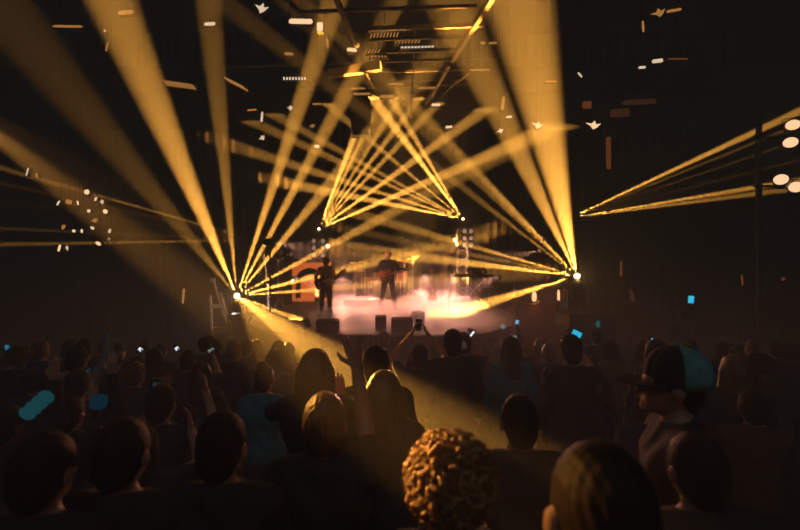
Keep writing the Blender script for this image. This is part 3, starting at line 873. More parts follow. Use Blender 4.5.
def mic_stand(label, loc, H, boom=None, group='microphone stands', round_base=False):
    t = thing('microphone_stand', label, 'microphone stand', loc, 0, group)
    if round_base:
        MB().lathe([(.13, 0), (.13, .02), (.03, .035)], 20).build('base', M['black'], t); MB().tube((0, 0, .02), (0, 0, H), .011).build('pole', M['chrome'], t)
    else: tripod(t, H, .012, .26, .25)
    top = Vector((0, 0, H))
    if boom:
        a = top - Vector(boom) * .3; e = top + Vector(boom); MB().tube(a, e, .010).build('boom_arm', M['chrome'], t); MB().ball(top, .028).build('clutch', M['black'], t); d = Vector(boom).normalized(); top = e
    else: d = Vector((0, -.7, .5)).normalized()
    g = MB().tube(top, top + d * .15, .014, .020).build('microphone', M['dsteel'], t); MB().ball(top + d * .17, .027).build('windscreen', M['alu'], g)
    return t


q = P(420, 290, 15.0); mic_stand('tall boom microphone stand right of the drums', (q.x, 15.0, SZ), P(420, 248, 15).z - SZ, (-.45, -.1, .27))
q = P(449, 300, 11.2); mic_stand('thin microphone stand at the front of the stage by the monitors', (q.x, 11.2, SZ), P(449, 268, 11.2).z - SZ, round_base=True)
q = P(489, 300, 14.2); mic_stand('microphone stand right of the keyboard player', (q.x, 14.2, SZ), P(489, 272, 14.2).z - SZ)
q = P(514, 300, 16.4); mic_stand('low microphone stand at the right wing of the stage', (q.x, 16.4, SZ), P(514, 274, 16.4).z - SZ)
q = P(354, 300, 15.2); mic_stand('thin tall microphone stand between the sign and the drums', (q.x, 15.2, SZ), P(354, 251, 15.2).z - SZ)
q = P(334, 300, 12.2); mic_stand('microphone stand beside the left guitarist', (q.x, 12.2, SZ), P(334, 284, 12.2).z - SZ, round_base=True)
q = P(278, 300, 14.2); t = mic_stand('boom stand with a white forked head left of the orange sign', (q.x, 14.2, SZ), P(278, 262, 14.2).z - SZ, (.16, 0, .12))
for a, b in (((0, 0, 0), (-.20, 0, .10)), ((0, 0, 0), (.20, 0, .06)), ((0, 0, 0), (.03, 0, -.16))): MB().tube(Vector((0, -.03, P(278, 260, 14.2).z - SZ)) + Vector(a), Vector((0, -.03, P(278, 260, 14.2).z - SZ)) + Vector(b), .03, .012).build('fork', M['white'], t)


def guitar(label, mtx, material, bass=False, group='electric guitars'):
    """neck runs along +x, strings face +z"""
    t = thing('electric_guitar', label, 'guitar', (0, 0, 0), 0, group); t.matrix_world = mtx
    out = [(-.24, .0), (-.235, .09), (-.20, .15), (-.13, .165), (-.06, .12), (0, .105), (.06, .13), (.13, .165), (.16, .15), (.13, .10), (.10, .05), (.10, -.05), (.12, -.09), (.12, -.13), (.05, -.13), (-.01, -.10), (-.07, -.12), (-.14, -.165), (-.20, -.145), (-.235, -.08)]
    b = MB(); b.prism(out, -.022, .022); b.build('body', material, t)
    nl = .62 if bass else .52
    MB().box((.08 + nl / 2, 0, .024), (nl, .05, .025)).build('neck', M['maple'], t)
    h = MB(); h.prism([(.08 + nl, -.026), (.08 + nl, .026), (.12 + nl, .05), (.25 + nl, .045), (.26 + nl, .0), (.2 + nl, -.03)], .012, .03); h = h.build('headstock', M['maple'], t)
    for k in range(3): MB().tube((.14 + nl + k * .035, .045, .02), (.14 + nl + k * .035, .075, .02), .008).build('tuning_peg', M['chrome'], h)
    MB().box((-.10, 0, .028), (.03, .075, .014)).build('bridge', M['chrome'], t)
    for x in (-.03, .05): MB().box((x, 0, .026), (.03, .08, .012)).build('pickup', M['black'], t)
    for k in range(2): MB().tube((-.13 - k * .04, -.09, .02), (-.13 - k * .04, -.09, .04), .014).build('knob', M['chrome'], t)
    s = MB()
    for k in range(4): s.tube((-.1, -.018 + k * .012, .04), (.1 + nl, -.018 + k * .012, .042), .0012, seg=3)
    s.build('strings', M['chrome'], t)
    return t


def strap(t, pts): MB().path(pts, .018).build('strap', M['black'], t)


# guitarist at the centre
gp = P(388, 300, 13.6)
g1 = person('guitarist with ginger hair in black clothes, legs apart, at centre stage', 'guitar', (gp.x, 13.6, SZ), PI + .15, 1.78, 'short', 'hair_ginger', 'cloth_black', 'cloth_black', 'skin', face=True)


def held(loc, rz, k, local, tilt):
    # +x of the guitar towards the fretting hand (-x of the person), strings facing forward (+y of the person)
    B = Matrix(((-math.cos(tilt), -math.sin(tilt) * .0 - 0, 0, 0), (0, 0, 1, 0), (math.sin(tilt), 0, 0, 0), (0, 0, 0, 1)))
    ex = Vector((-math.cos(tilt), .12, math.sin(tilt))).normalized(); ez = Vector((.12, 1, 0)); ez = (ez - ex * ez.dot(ex)).normalized(); ey = ez.cross(ex)
    R = Matrix((ex, ey, ez)).transposed().to_4x4()
    return Matrix.Translation(loc) @ Matrix.Rotation(rz, 4, 'Z') @ Matrix.Diagonal((k, k, k, 1)) @ Matrix.Translation(local) @ R


gt = guitar('orange electric guitar slung on the centre guitarist', held(g1.location, PI + .15, 1.02, Vector((.05, .24, 1.04)), .28), M['guitar'])
strap(gt, [(-.24, 0, 0), (-.20, .25, -.12), (-.05, .42, -.2), (.1, .40, -.26), (.13, .16, -.02)])
bp = P(326, 300, 11.7)
g2 = person('guitarist in dark clothes at the left of the stage, long neck raised', 'bass', (bp.x, 11.7, SZ), PI - .25, 1.56, 'short', 'hair', 'cloth_tan', 'cloth_black', 'skin', face=True)
gt = guitar('pale bass guitar held by the left guitarist, neck pointing right', held(g2.location, PI - .25, .89, Vector((.02, .24, 1.02)), .42), M['guitar_dark'], True)
strap(gt, [(-.24, 0, 0), (-.20, .25, -.12), (-.05, .42, -.2), (.1, .40, -.26), (.13, .16, -.02)])

# guitar resting on an A stand
q = P(432, 296, 14.4)
t = thing('guitar_stand', 'small black A-frame guitar stand right of the drums', 'stand', (q.x, 14.4, SZ))
for s in (-1, 1):
    MB().tube((0, .06, .48), (s * .20, -.10, .012), .014).build('leg', M['black'], t); MB().tube((s * .09, -.03, .24), (s * .09, -.16, .22), .012).build('arm', M['black'], t)
MB().tube((0, .06, .48), (0, .26, .012), .014).build('leg', M['black'], t); MB().tube((-.11, -.02, .24), (.11, -.02, .24), .010).build('crossbar', M['black'], t)
ex = Vector((0, .12, 1)).normalized(); ez = Vector((0, -1, .12)).normalized(); ey = ez.cross(ex)
guitar('dark guitar resting upright on an A-frame stand', Matrix.Translation((q.x, 14.30, SZ + .46)) @ Matrix((ex, ey, ez)).transposed().to_4x4() , M['guitar'])

# keyboard player
kp = P(474, 300, 14.9)
person('keyboard player behind the keyboard at the right of the stage', 'keys', (kp.x + .1, 15.0, SZ), PI, 1.74, 'short', 'hair', 'cloth_black', 'cloth_black', 'skin', face=True)
t = thing('keyboard_stand', 'X-legged keyboard stand in the fog', 'stand', (kp.x - .08, 14.55, SZ)); KZ = .98
for s in (-1, 1):
    MB().tube((s * .42, -.08 * s, .02), (-s * .42, -.08 * s, KZ - .05), .018).build('leg', M['chrome'], t)
    MB().tube((s * .42, -.2, .02), (s * .42, .2, .02), .018).build('foot', M['black'], t); MB().tube((s * .42, -.2, KZ - .04), (s * .42, .2, KZ - .04), .018).build('rail', M['black'], t)
t = thing('stage_keyboard', 'long slim electric keyboard on the X stand', 'keyboard', (kp.x - .08, 14.55, SZ + KZ - .02))
MB().box((0, 0, .05), (1.25, .32, .09), bev=.012).build('case', M['tolex'], t)
m = MB()
for k in range(36): m.box((-.56 + k * .032, .06, .10), (.030, .15, .014))
m.build('white_keys', M['white'], t)
m = MB()
for k in range(35):
    if k % 7 not in (2, 6): m.box((-.544 + k * .032, .02, .112), (.016, .09, .014))
m.build('black_keys', M['black'], t)
MB().box((0, -.11, .10), (.7, .06, .012)).build('control_strip', M['dsteel'], t)
for k in range(5): MB().tube((-.5 + k * .03, -.11, .095), (-.5 + k * .03, -.11, .115), .008).build('knob', M['alu'], t)


def amp(label, px, pyb, D, wd, hh, dp, name='guitar_amplifier', cat='amplifier', mm='tolex'):
    q = P(px, pyb, D); t = thing(name, label, cat, (q.x, D, SZ))
    MB().box((0, 0, hh / 2 + .02), (wd, dp, hh), bev=.02).build('cabinet', M[mm], t)
    MB().box((0, -dp / 2 - .005, hh * .42), (wd * .88, .02, hh * .68), bev=.005).build('grille', M['grille'], t)
    MB().box((0, -dp / 2 - .005, hh * .90), (wd * .9, .02, hh * .13)).build('control_panel', M['alu'], t)
    for k in range(6): MB().tube((-wd * .35 + k * wd * .14, -dp / 2 - .01, hh * .90), (-wd * .35 + k * wd * .14, -dp / 2 - .035, hh * .90), .012).build('knob', M['black'], t)
    MB().path([(-wd * .18, 0, hh + .02), (-wd * .15, 0, hh + .06), (wd * .15, 0, hh + .06), (wd * .18, 0, hh + .02)], .012).build('handle', M['black'], t)
    return t


amp('square guitar amplifier behind the keyboard stand', 484, 300, 16.6, .75, .62, .32)
amp('guitar amplifier in the shadow left of the drums', 344, 300, 16.9, .70, .80, .32)
amp('tall amplifier rack at the far right wing of the stage', 548, 303, 17.2, .9, .62, .4)


def wedge(label, px, D, wd, hh, dp, rz=0):
    q = P(px, 300, D); t = thing('floor_monitor', label, 'speaker', (q.x, D, SZ), rz, 'floor monitors')
    # profile in depth: low at the singer's side (+y), tall back towards the audience
    pr = [(-dp / 2, 0), (dp / 2, 0), (dp / 2, hh * .35), (-dp * .1, hh), (-dp / 2, hh * .92)]
    mt = Matrix(((0, 0, 1, -wd / 2), (1, 0, 0, 0), (0, 1, 0, 0), (0, 0, 0, 1)))
    b = MB(); b.prism(pr, 0, wd, mt); b.build('cabinet', M['tolex'], t)
    a = Vector((0, dp / 2, hh * .35)); c = Vector((0, -dp * .1, hh)); d = c - a; rot = Matrix.Rotation(math.atan2(d.z, d.y), 3, 'X')
    MB().box((a + c) / 2 + Vector((0, .02, .02)), (wd * .9, d.length * .88, .015), rot).build('grille', M['grille'], t)
    MB().box((0, -dp / 2 - .004, hh * .55), (wd * .3, .012, hh * .16)).build('handle_recess', M['black'], t)
    for s in (-1, 1): MB().box((s * (wd / 2 - .03), -dp / 2 - .003, .03), (.05, .012, .05)).build('corner_cap', M['dsteel'], t)
    return t


wedge('narrow floor monitor standing upright at the front of the stage', 381, 9.35, .23, .30, .3)
wedge('wide low floor monitor in front of the centre guitarist', 402, 9.2, .44, .27, .36)
wedge('tilted floor monitor in the fog right of the wide one', 417, 10.6, .25, .26, .3, .5)
wedge('large low floor monitor in front of the left guitarist', 328, 9.3, .48, .22, .38, .12)

# right wing: glowing foot lamps on the stage edge, rack on the subwoofers
for lb, px, py, D, hh, gl, tl in (('tall white glowing foot lamp at the right stage edge', 535, 297, 15.9, .40, 'w', 0), ('thin white glowing foot lamp right of the tall one', 559.5, 297, 16.4, .42, 'w', .15)):
    q = P(px, py, D); t = thing('foot_lamp', lb, 'stage light', (q.x, D + .1, SZ), 0, 'stage edge foot lamps')
    MB().tube((0, 0, 0), (0, 0, .05), .10, .08, 14).build('base', M['housing'], t)
    MB().lathe([(.04, .05), (.075 if tl == 0 else .045, .10), (.085 if tl == 0 else .05, hh * .7), (.05 if tl == 0 else .03, hh), (.02, hh + .02)], 14).build('shade', glow('lamp_peach_soft' + str(tl), (1, .50, .24), 2.2), t, smooth=True)
    MB().tube((0, 0, hh + .015), (0, 0, hh + .05), .018).build('finial', M['housing'], t)
    l = bpy.data.lights.new('foot_glow', 'POINT'); o = bpy.data.objects.new('foot_glow', l); C.objects.link(o); o.parent = t; o.location = (0, -.35, .06); l.energy = 14 if tl == 0 else 5; l.color = (1, .30, .06); l.shadow_soft_size = .06
q = P(573, 312, 12.0)
t = thing('equipment_rack', 'dark equipment rack on the subwoofers under the right beam light', 'rack', (q.x, 12.05, 1.70))
MB().box((0, .15, .36), (.28, .3, .52), bev=.01).build('case', M['tolex'], t)
for s in (-1, 1):
    MB().box((s * .135, -.01, .36), (.018, .02, .54)).build('rail', M['alu'], t); MB().tube((s * .12, 0, .10), (s * .12, 0, 0), .02).build('foot', M['black'], t)
for k in range(4): MB().box((0, -.004, .17 + k * .125), (.24, .02, .10), bev=.003).build('unit', M['dsteel'], t)
MB().box((0, -.02, .62), (.06, .02, .02)).build('display', G_CYAN, t)

# ---- left side: easel, equipment table
e0 = P(222, 345, 13.0); t = thing('wooden_easel', 'pale wooden easel standing left of the blazing beam light', 'easel', (e0.x, 13.0, .57))
z = lambda px, py: P(px, py, 13.0) - Vector((e0.x, 0, .57)) - Vector((0, 13.0, 0))
MB().box((z(210.5, 295) + z(213, 349)) / 2, ((z(210.5, 295) - z(213, 349)).length, .05, .07), (z(210.5, 295) - z(213, 349)).to_track_quat('X', 'Y').to_matrix()).build('leg', M['wood'], t)
MB().box((z(220.5, 292) + z(236, 345)) / 2, ((z(220.5, 292) - z(236, 345)).length, .05, .07), (z(220.5, 292) - z(236, 345)).to_track_quat('X', 'Y').to_matrix()).build('leg', M['wood'], t)
a = z(213, 279); b = z(221, 342) + Vector((0, .7, 0)); MB().box((a + b) / 2, ((a - b).length, .05, .06), (a - b).to_track_quat('X', 'Y').to_matrix()).build('rear_mast', M['wood'], t)
for p0, p1 in (((212, 306.5), (225, 305.5)), ((213, 332), (232, 329))):
    a = z(*p0) + Vector((0, -.03, 0)); b = z(*p1) + Vector((0, -.03, 0)); MB().box((a + b) / 2, ((a - b).length, .05, .11), (a - b).to_track_quat('X', 'Z').to_matrix()).build('crossbar', M['wood'], t)
MB().box(z(213, 280), (.16, .06, .10), bev=.01).build('canvas_clamp', M['wood'], t)
MB().box(z(221, 327) + Vector((0, -.10, 0)), (.50, .10, .03)).build('tray', M['wood'], t)
q = P(237, 316, 12.3)
t = thing('equipment_table', 'small dark equipment table under the left beam light', 'table', (q.x, 12.6, .57)); hz_ = q.z - .57
MB().box((0, 0, hz_), (.62, .45, .04), bev=.005).build('tabletop', M['tolex'], t)
for sx_ in (-1, 1):
    for sy_ in (-1, 1): MB().box((sx_ * .28, sy_ * .19, hz_ / 2), (.04, .04, hz_)).build('leg', M['dsteel'], t)
MB().box((0, 0, .3), (.5, .36, .02)).build('shelf', M['tolex'], t)
q = P(235, 312, 12.35); t = thing('control_box', 'small control box with a bright white display, on the table by the easel', 'control box', (q.x, 12.55, hz_ + .59))
MB().box((0, 0, .09), (.26, .2, .18), bev=.01).build('case', M['tolex'], t); MB().box((0, -.105, .11), (.12, .012, .06)).build('display', G_WHITE, t)
for k in range(3): MB().tube((-.06 + k * .06, -.1, .04), (-.06 + k * .06, -.12, .04), .012).build('knob', M['alu'], t)
l = bpy.data.lights.new('easel_fill', 'POINT'); o = bpy.data.objects.new('easel_fill', l); C.objects.link(o); o.parent = t; o.location = (-.05, -.2, .14); l.energy = 9; l.color = (1, .88, .8); l.shadow_soft_size = .05  # added point light by the display that brightens the easel
# pale twin posts beside the left beam light (speaker pole pair)
for lb, x0, y0, x1, y1, D, mm in (('tall pale leaning post between the left beam light and the sign', 263, 250, 270, 310, 12.8, 'alu'), ('dark thin post left of the pale leaning post', 259, 250, 262, 310, 13.1, 'dsteel')):
    a = P(x0, y0, D); b = P(x1, y1, D); b.z = .57 if b.x < -3.87 else SZ
    t = thing('stage_post', lb, 'post', b, 0); MB().tube((0, 0, .02), a - b, .035).build('tube', M[mm], t)
    MB().tube((0, 0, 0), (0, 0, .03), .22, seg=18).build('base_plate', M['black'], t)
    MB().ball(a - b, .05).build('cap', M['black'], t)
    MB().tube((a - b) * .5 - Vector((0, 0, .05)), (a - b) * .5 + Vector((0, 0, .05)), .05).build('collar', M['black'], t)

# hanging line-array speaker over the stage
q = P(361, 118, 13.5)
t = thing('hanging_speaker', 'big black loudspeaker hanging above the stage', 'speaker', (q.x, 13.5, P(361, 137, 13.5).z)); hh = 40 * 13.5 / F
ww = 19 * 13.5 / F
MB().box((0, .15, hh / 2), (ww, .5, hh * .9), bev=.05).build('cabinet', M['tolex'], t)
for k in range(3): MB().box((0, -.11, hh * (.2 + .3 * k)), (ww * .88, .02, hh * .26), bev=.01).build('grille', M['black'], t)
MB().box((0, .1, hh * .97), (ww * .8, .4, .06)).build('fly_frame', M['dsteel'], t)
for s in (-1, 1): MB().tube((s * ww * .35, .1, hh), (s * ww * .3, .1, 12.99 - P(361, 137, 13.5).z), .012).build('chain', M['dsteel'], t)
MB().box((0, -.05, .0), (ww * 1.1, .16, .05)).build('bottom_bar', M['alu'], t)
for s in (-1, 1): MB().box((s * ww * .46, -.1, .12), (.05, .06, .16)).build('bracket', M['alu'], t)

# added spot out of view at the left, rimming the heads in the foreground
wp = Vector((-11.6, 10.6, 7.6))
t = thing('added_rim_spot', 'added rim spot out of view on a bracket from the left wall', 'stage light', wp)
q_ = (P(420, 460, 1.6) - wp).to_track_quat('Z', 'Y').to_matrix().to_4x4()
MB().lathe([(.07, -.34), (.12, -.28), (.13, -.06), (.11, -.05)], 14, q_).build('can', M['housing'], t, smooth=True); MB().lathe([(.10, -.055), (.09, -.045)], 14, q_).build('lens', G_AMBER, t)  # parts of the added rim spot
MB().tube((-2.35, 0, .25), (0, 0, .25), .03).build('bracket', M['black'], t); MB().tube(q_ @ Vector((0, 0, -.2)) + Vector((0, 0, .3)), q_ @ Vector((0, 0, -.2)), .02).build('stem', M['black'], t)
for (x, y, D, hf, I) in ((417, 458, 1.46, .55, 11000), (546, 508, .86, .5, 1700), (316, 399, 2.0, .5, 2600), (420, 345, 5.1, .5, 1400)): beam(wp, P(x, y, D), hf, I, (1, .42, .07), .5, t)

# added fill lamps, unseen behind the camera, lifting the dark crowd
for k, p_ in enumerate(FILL):
    t = thing('fill_lamp', ('added fill lamp at the rear left', 'added fill lamp at the rear centre', 'added fill lamp at the rear right')[k] + ' of the hall', 'lamp', p_, 0, 'added fill lamps')
    MB().lathe([(.05, .25), (.12, .2), (.24, .02), (.25, 0), (.235, 0), (.11, .18)], 20).build('shade', M['black'], t, smooth=True)
    MB().ball((0, 0, .08), .06).build('fill_bulb', glow('fill_bulb_dim', (1, .95, .9), 1), t, smooth=True)
    MB().tube((0, 0, .25), (0, 0, 13 - p_[2]), .012).build('cable', M['black'], t)
    beam(Vector(p_) + Vector((0, 0, -.02)), Vector(p_) + Vector((0, 4.5, -2.6)), 70, FILL_I, (1, .98, .98), 1.0, t, .15)

# ================================================================== PAINTED GLINTS AND LAMPS ABOVE AND AT THE SIDES
def glow_strip(label, px, py, D, wpx, hpx, ang, gm, name='ceiling_glint', cat='lamp', group=None, shape='bar'):
    """dark backing with a glowing face turned to the hall: painted glints and sconces"""
    q = P(px, py, D); wd = wpx * D / F; hh = hpx * D / F
    t = thing(name, label, cat, q, 0, group)
    rot = Matrix.Rotation(math.radians(-ang), 4, 'Y')
    mt = rot @ Matrix.Rotation(PI / 2, 4, 'X')
    if shape == 'bar': pts = [(-wd / 2, -hh * .35), (-wd * .36, -hh / 2), (wd * .42, -hh / 2), (wd / 2, -hh * .1), (wd * .44, hh / 2), (-wd * .40, hh / 2), (-wd / 2, hh * .25)]
    elif shape == 'round': pts = [(wd / 2 * math.cos(2 * PI * k / 14), hh / 2 * math.sin(2 * PI * k / 14)) for k in range(14)]
    else: pts = [(-wd / 2, hh * .1), (-wd * .1, hh * .12), (wd * .06, hh / 2), (wd * .2, hh * .12), (wd / 2, hh * .3), (wd * .3, -hh * .2), (wd * .05, -hh / 2), (-wd * .12, -hh * .18)]
    b = MB(); b.prism([(x * 1.12, y * 1.12) for x, y in pts], -.12, .0, mt); b.build('housing', M['black'], t)  # dark backing of the painted glints, housing of the sconces
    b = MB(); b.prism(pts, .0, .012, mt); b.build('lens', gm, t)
    if py < 262: MB().tube((0, .06, 0), (0, .06, 12.99 - q.z), .006, seg=5).build('cable', M['black'], t)
    else: MB().tube((0, .06, 0), (0, .06, FL_PIT - q.z), .02).build('pole', M['black'], t)
    return t


for lb, px, py, D, w_, h_, a_, g_, sh_ in [  # ceiling and wall glints painted as glowing plates; the sconces are lamps
    ('long thin amber ceiling glint at the upper left', 68, 26.5, 11, 30, 2.2, -1, G_AMBER, 'bar'),
    ('pale ceiling glint with a split face, upper left of the hall', 126, 12.5, 11, 15, 4, 5, G_AMBER, 'bar'),
    ('thin upright pale glint below the split-faced glint', 107, 47, 11, 1.6, 9, -12, G_AMBER, 'bar'),
    ('tiny white glint dot above the thin upright glint', 105, 31, 11, 2.2, 2.2, 0, G_PALE, 'round'),
    ('small cream ceiling glint left of the wing-shaped glint', 210, 24, 11, 11, 3, 3, G_PALE, 'bar'),
    ('wing-shaped cream glint at the top of the hall', 261, 8, 11, 14, 11, -20, G_PALE, 'wing'),
    ('wide cream panel glint at the top of the hall', 301, 21.5, 11, 24, 5, -1, G_GLINT, 'bar'),
    ('small upright cream glint right of the wide panel glint', 320, 27, 11, 6, 9, 0, G_GLINT, 'bar'),
    ('thin upright glint under the small cream glint', 327.5, 43, 11.3, 1.6, 10, 8, G_AMBER, 'bar'),
    ('small oval glint in the middle of the left ceiling', 289, 54, 11.5, 9, 2.4, -4, G_AMBER, 'bar'),
    ('flat pale glint beside the dim left rafter', 352, 50, 11.6, 10, 3.4, -8, G_GLINT, 'bar'),
    ('round white glint cluster above the left beams', 290, 108, 13, 6, 6, 0, G_PALE, 'wing'),
    ('thin white glint on the left above the beams', 262, 117, 13, 2.2, 10, -5, G_PALE, 'bar'),
    ('thin flat glint left of the white upright one', 252, 110, 13, 9, 1.8, 4, G_AMBER, 'bar'),
    ('small wing-shaped glint over the left beams', 262, 138, 13, 7, 6, 25, G_PALE, 'wing'),
    ('tiny pale glint near the hanging loudspeaker', 312, 126, 13, 7, 4, 10, G_AMBER, 'wing'),
    ('small bright glint left below the hanging loudspeaker', 317, 146.5, 13, 5, 3, -10, G_GLINT, 'bar'),
    ('small pale bar glint right of the drop pipe', 436, 105, 13, 9, 2.4, 0, G_GLINT, 'bar'),
    ('tiny pale glint below the pale bar glint', 449, 127, 13, 7, 2.4, 4, G_GLINT, 'bar'),
    ('cream flame-shaped glint inside the right beams', 503, 103, 12, 3, 14, -8, G_AMBER, 'bar'),
    ('small bright glint under the flame-shaped glint', 509, 117, 12, 6, 2, 4, G_PALE, 'bar'),
    ('white bird-shaped glint inside the wide right beam', 537, 125, 12, 12, 8, -15, G_PALE, 'wing'),
    ('white bird-shaped glint right of the wide beam', 593, 125, 12, 15, 9, -10, G_GLINT, 'wing'),
    ('small white glint at the left edge of the wide right beam', 500, 131, 12, 8, 5, 20, G_PALE, 'wing'),
    ('gold flake-shaped glint at the upper right', 658, 13, 11, 16, 9, 15, G_AMBER, 'wing'),
    ('thin gold glint right of the flake-shaped glint', 674, 10.5, 11, 15, 2.6, 10, G_AMBER, 'bar'),
    ('thin upright gold glint below the flake-shaped glint', 643, 26.5, 11, 2, 11, 3, G_AMBER, 'bar'),
    ('cream oval glint on the right ceiling', 657.5, 61, 11, 11, 3.6, 8, G_PALE, 'bar'),
    ('thin dull rod glint right of the cream oval glint', 678, 59, 11, 20, 1.6, 0, G_DIM, 'bar'),
    ('tiny cream glint left below the cream oval glint', 642, 67.5, 11, 7, 2.4, 4, G_PALE, 'bar'),
    ('thin diagonal white glint on the right ceiling', 580, 75, 11.5, 1.6, 6, 40, G_PALE, 'bar'),
    ('thin flat glint left below the diagonal white glint', 551, 81.5, 11.5, 12, 1.4, 0, G_AMBER, 'bar'),
    ('faint orange square glint beyond the right beam', 587, 105, 14, 9, 7, 0, G_DIM, 'bar'),
    ('faint brown glint strip high on the right', 640, 102, 14, 34, 5, 3, G_BROWN, 'bar'),
    ('faint brown glint patch left below the brown strip', 620, 113, 14, 20, 8, 4, G_BROWN, 'bar'),
    ('upright lit orange strip on the dark right wall', 608.5, 153, 17, 5, 32, 1, G_DIM, 'bar'),
    ('small orange sconce right of the stage', 621, 269, 15, 2.2, 15, 0, G_DIM, 'bar'),
    ('small orange sconce at the far right', 742, 280, 13, 2, 10, 5, G_DIM, 'bar'),
    ('tiny orange sconce beside the far right one', 783, 279, 13, 4, 3, 0, G_DIM, 'round'),
    ('thin orange sconce left of the easel', 183.5, 296, 15.6, 2.2, 15, -5, G_AMBER, 'bar'),
    ('faint orange flicker glint right of the subwoofers', 632, 296, 15, 4, 12, 10, G_BROWN, 'bar'),
]:
    glow_strip(lb, px, py, D, w_, h_, a_, g_, 'ceiling_glint' if py < 140 else 'wall_lamp_or_glint', group=None, shape=sh_)

# rows of glints, their light painted as glowing slits on a dark case
for lb, px, py, D, n_, dxp, dyp, sl, sw_, sa, gm in [
    ('glint row with slanted glowing slits on the left ceiling', 166, 83, 11.5, 12, 2.5, .35, 7, 1.1, -50, G_AMBER),
    ('fan-shaped glint row left of the centre ceiling', 228, 80, 11.5, 6, 3.2, 1.6, 10, 1.3, -38, G_AMBER),
    ('dotted glint row left of the short bright beam', 284, 78.5, 11.8, 8, 3.0, 0, 2.6, 1.5, -80, G_PALE),
    ('upper row of hatched glints above the drop pipe', 371, 36, 10.9, 9, 3.3, -.15, 4.5, 1.1, 70, G_AMBER),
    ('right row of hatched glints behind the drop pipe', 396, 42, 11.2, 8, 3.3, -.1, 3.2, 1.1, 60, G_AMBER),
    ('middle row of glowing slits crossing the drop pipe', 402, 47.5, 11.3, 10, 3.4, -.1, 2.4, 1.4, 20, G_PALE),
    ('short row of hatched glints left of the drop pipe', 366, 51.5, 11.4, 5, 3.2, -.1, 3.6, 1.0, 60, G_AMBER),
    ('lower row of hatched glints left of the drop pipe', 372, 56.5, 11.5, 5, 3.4, 0, 1.9, 1.3, 10, G_AMBER)]:
    q = P(px, py, D); k_ = D / F; t = thing('glint_row', lb, 'lamp', q)
    cx = (n_ - 1) * dxp / 2 * k_; cz = -(n_ - 1) * dyp / 2 * k_
    MB().box((cx, .08, cz), (n_ * dxp * k_ + .05, .12, sl * k_ + .02), Matrix.Rotation(math.atan2(dyp, dxp), 3, 'Y')).build('case', M['black'], t)
    me = None
    for j in range(n_):
        if me is None:
            o = MB().box((0, 0, 0), (sl * k_, .03, sw_ * k_)).build('slit', gm, t); me = o.data
        else: o = obj('slit', me, None, t)
        o.location = (j * dxp * k_, 0, -j * dyp * k_); o.rotation_euler = (0, math.radians(-sa), 0)
    MB().tube((cx, .08, 0), (cx, .08, 12.99 - q.z), .006, seg=5).build('cable', M['black'], t)
# glints where the tower beams land, painted as glowing strips
for lb, px, py, w_, h_ in (('wide pale glint strip above the hanging loudspeaker', 362, 94, 17, 2.2), ('short glint strip right above the hanging loudspeaker', 358, 88.5, 14, 1.6), ('slanted pale glint strip over the tower beams', 387, 96.5, 14, 3),
                           ('amber glint strip left of the hanging loudspeaker', 317, 104, 9, 1.8), ('thin glint strip right of the short bright beam', 396, 84, 16, 1.6), ('thin glint strip under the right rafter', 428, 88, 18, 1.5),
                           ('thin pale glint strip at the right of the ceiling grid', 483, 43, 5, 2), ('amber glint strip right of the pale one on the grid', 493, 43, 8, 2), ('long pale glint strip under the right grid', 480, 70, 20, 1.4)):
    glow_strip(lb, px, py, 13.2 if py > 80 else 11.5, w_, h_, 1, G_AMBER, 'glow_strip')

# cluster of glints on the left, painted as small glowing plates
ORD = ['first', 'second', 'third', 'fourth', 'fifth', 'sixth', 'seventh', 'eighth', 'ninth', 'tenth', 'eleventh', 'twelfth', 'thirteenth', 'fourteenth', 'fifteenth', 'sixteenth', 'seventeenth', 'eighteenth', 'nineteenth', 'twentieth', 'twenty-first', 'twenty-second', 'twenty-third', 'twenty-fourth', 'twenty-fifth', 'twenty-sixth', 'twenty-seventh']
cl = [(27.5, 172, 1.4, 9), (37, 175.5, 2, 5), (87, 192, 6, 6), (96, 199, 2.4, 5), (102, 202, 5, 6), (58.5, 203, 2, 6), (69, 202, 7, 5), (78, 203, 1.6, 5), (105.5, 211.5, 5.5, 5), (89, 211, 3.5, 3.5),
      (94.5, 220.5, 9, 6), (63.5, 227, 4, 6), (74, 231, 3.5, 3), (82, 231, 2.2, 4), (92.5, 228, 5, 3.4), (110, 231, 3, 5), (109, 239, 4.5, 4.5), (98.5, 243.5, 7, 4), (59.5, 248, 2.6, 8), (67, 248, 4, 7)]
for i, (x, y, w_, h_) in enumerate(cl):
    glow_strip('small warm glint, %s from the left in the far left cluster' % ORD[sorted(c[0] for c in cl).index(x)], x, y, 11.0 + .15 * (i % 4), w_ * .85, h_ * .85, (-15, 10, -30)[i % 3], (G_PALE, G_GLINT, G_AMBER)[(i * 7 % 5) % 3] if i != 10 else G_AMBER, 'cluster_glint', group='painted glints in the left cluster', shape=('bar', 'wing', 'round')[i % 3] if w_ > 3 else 'bar')

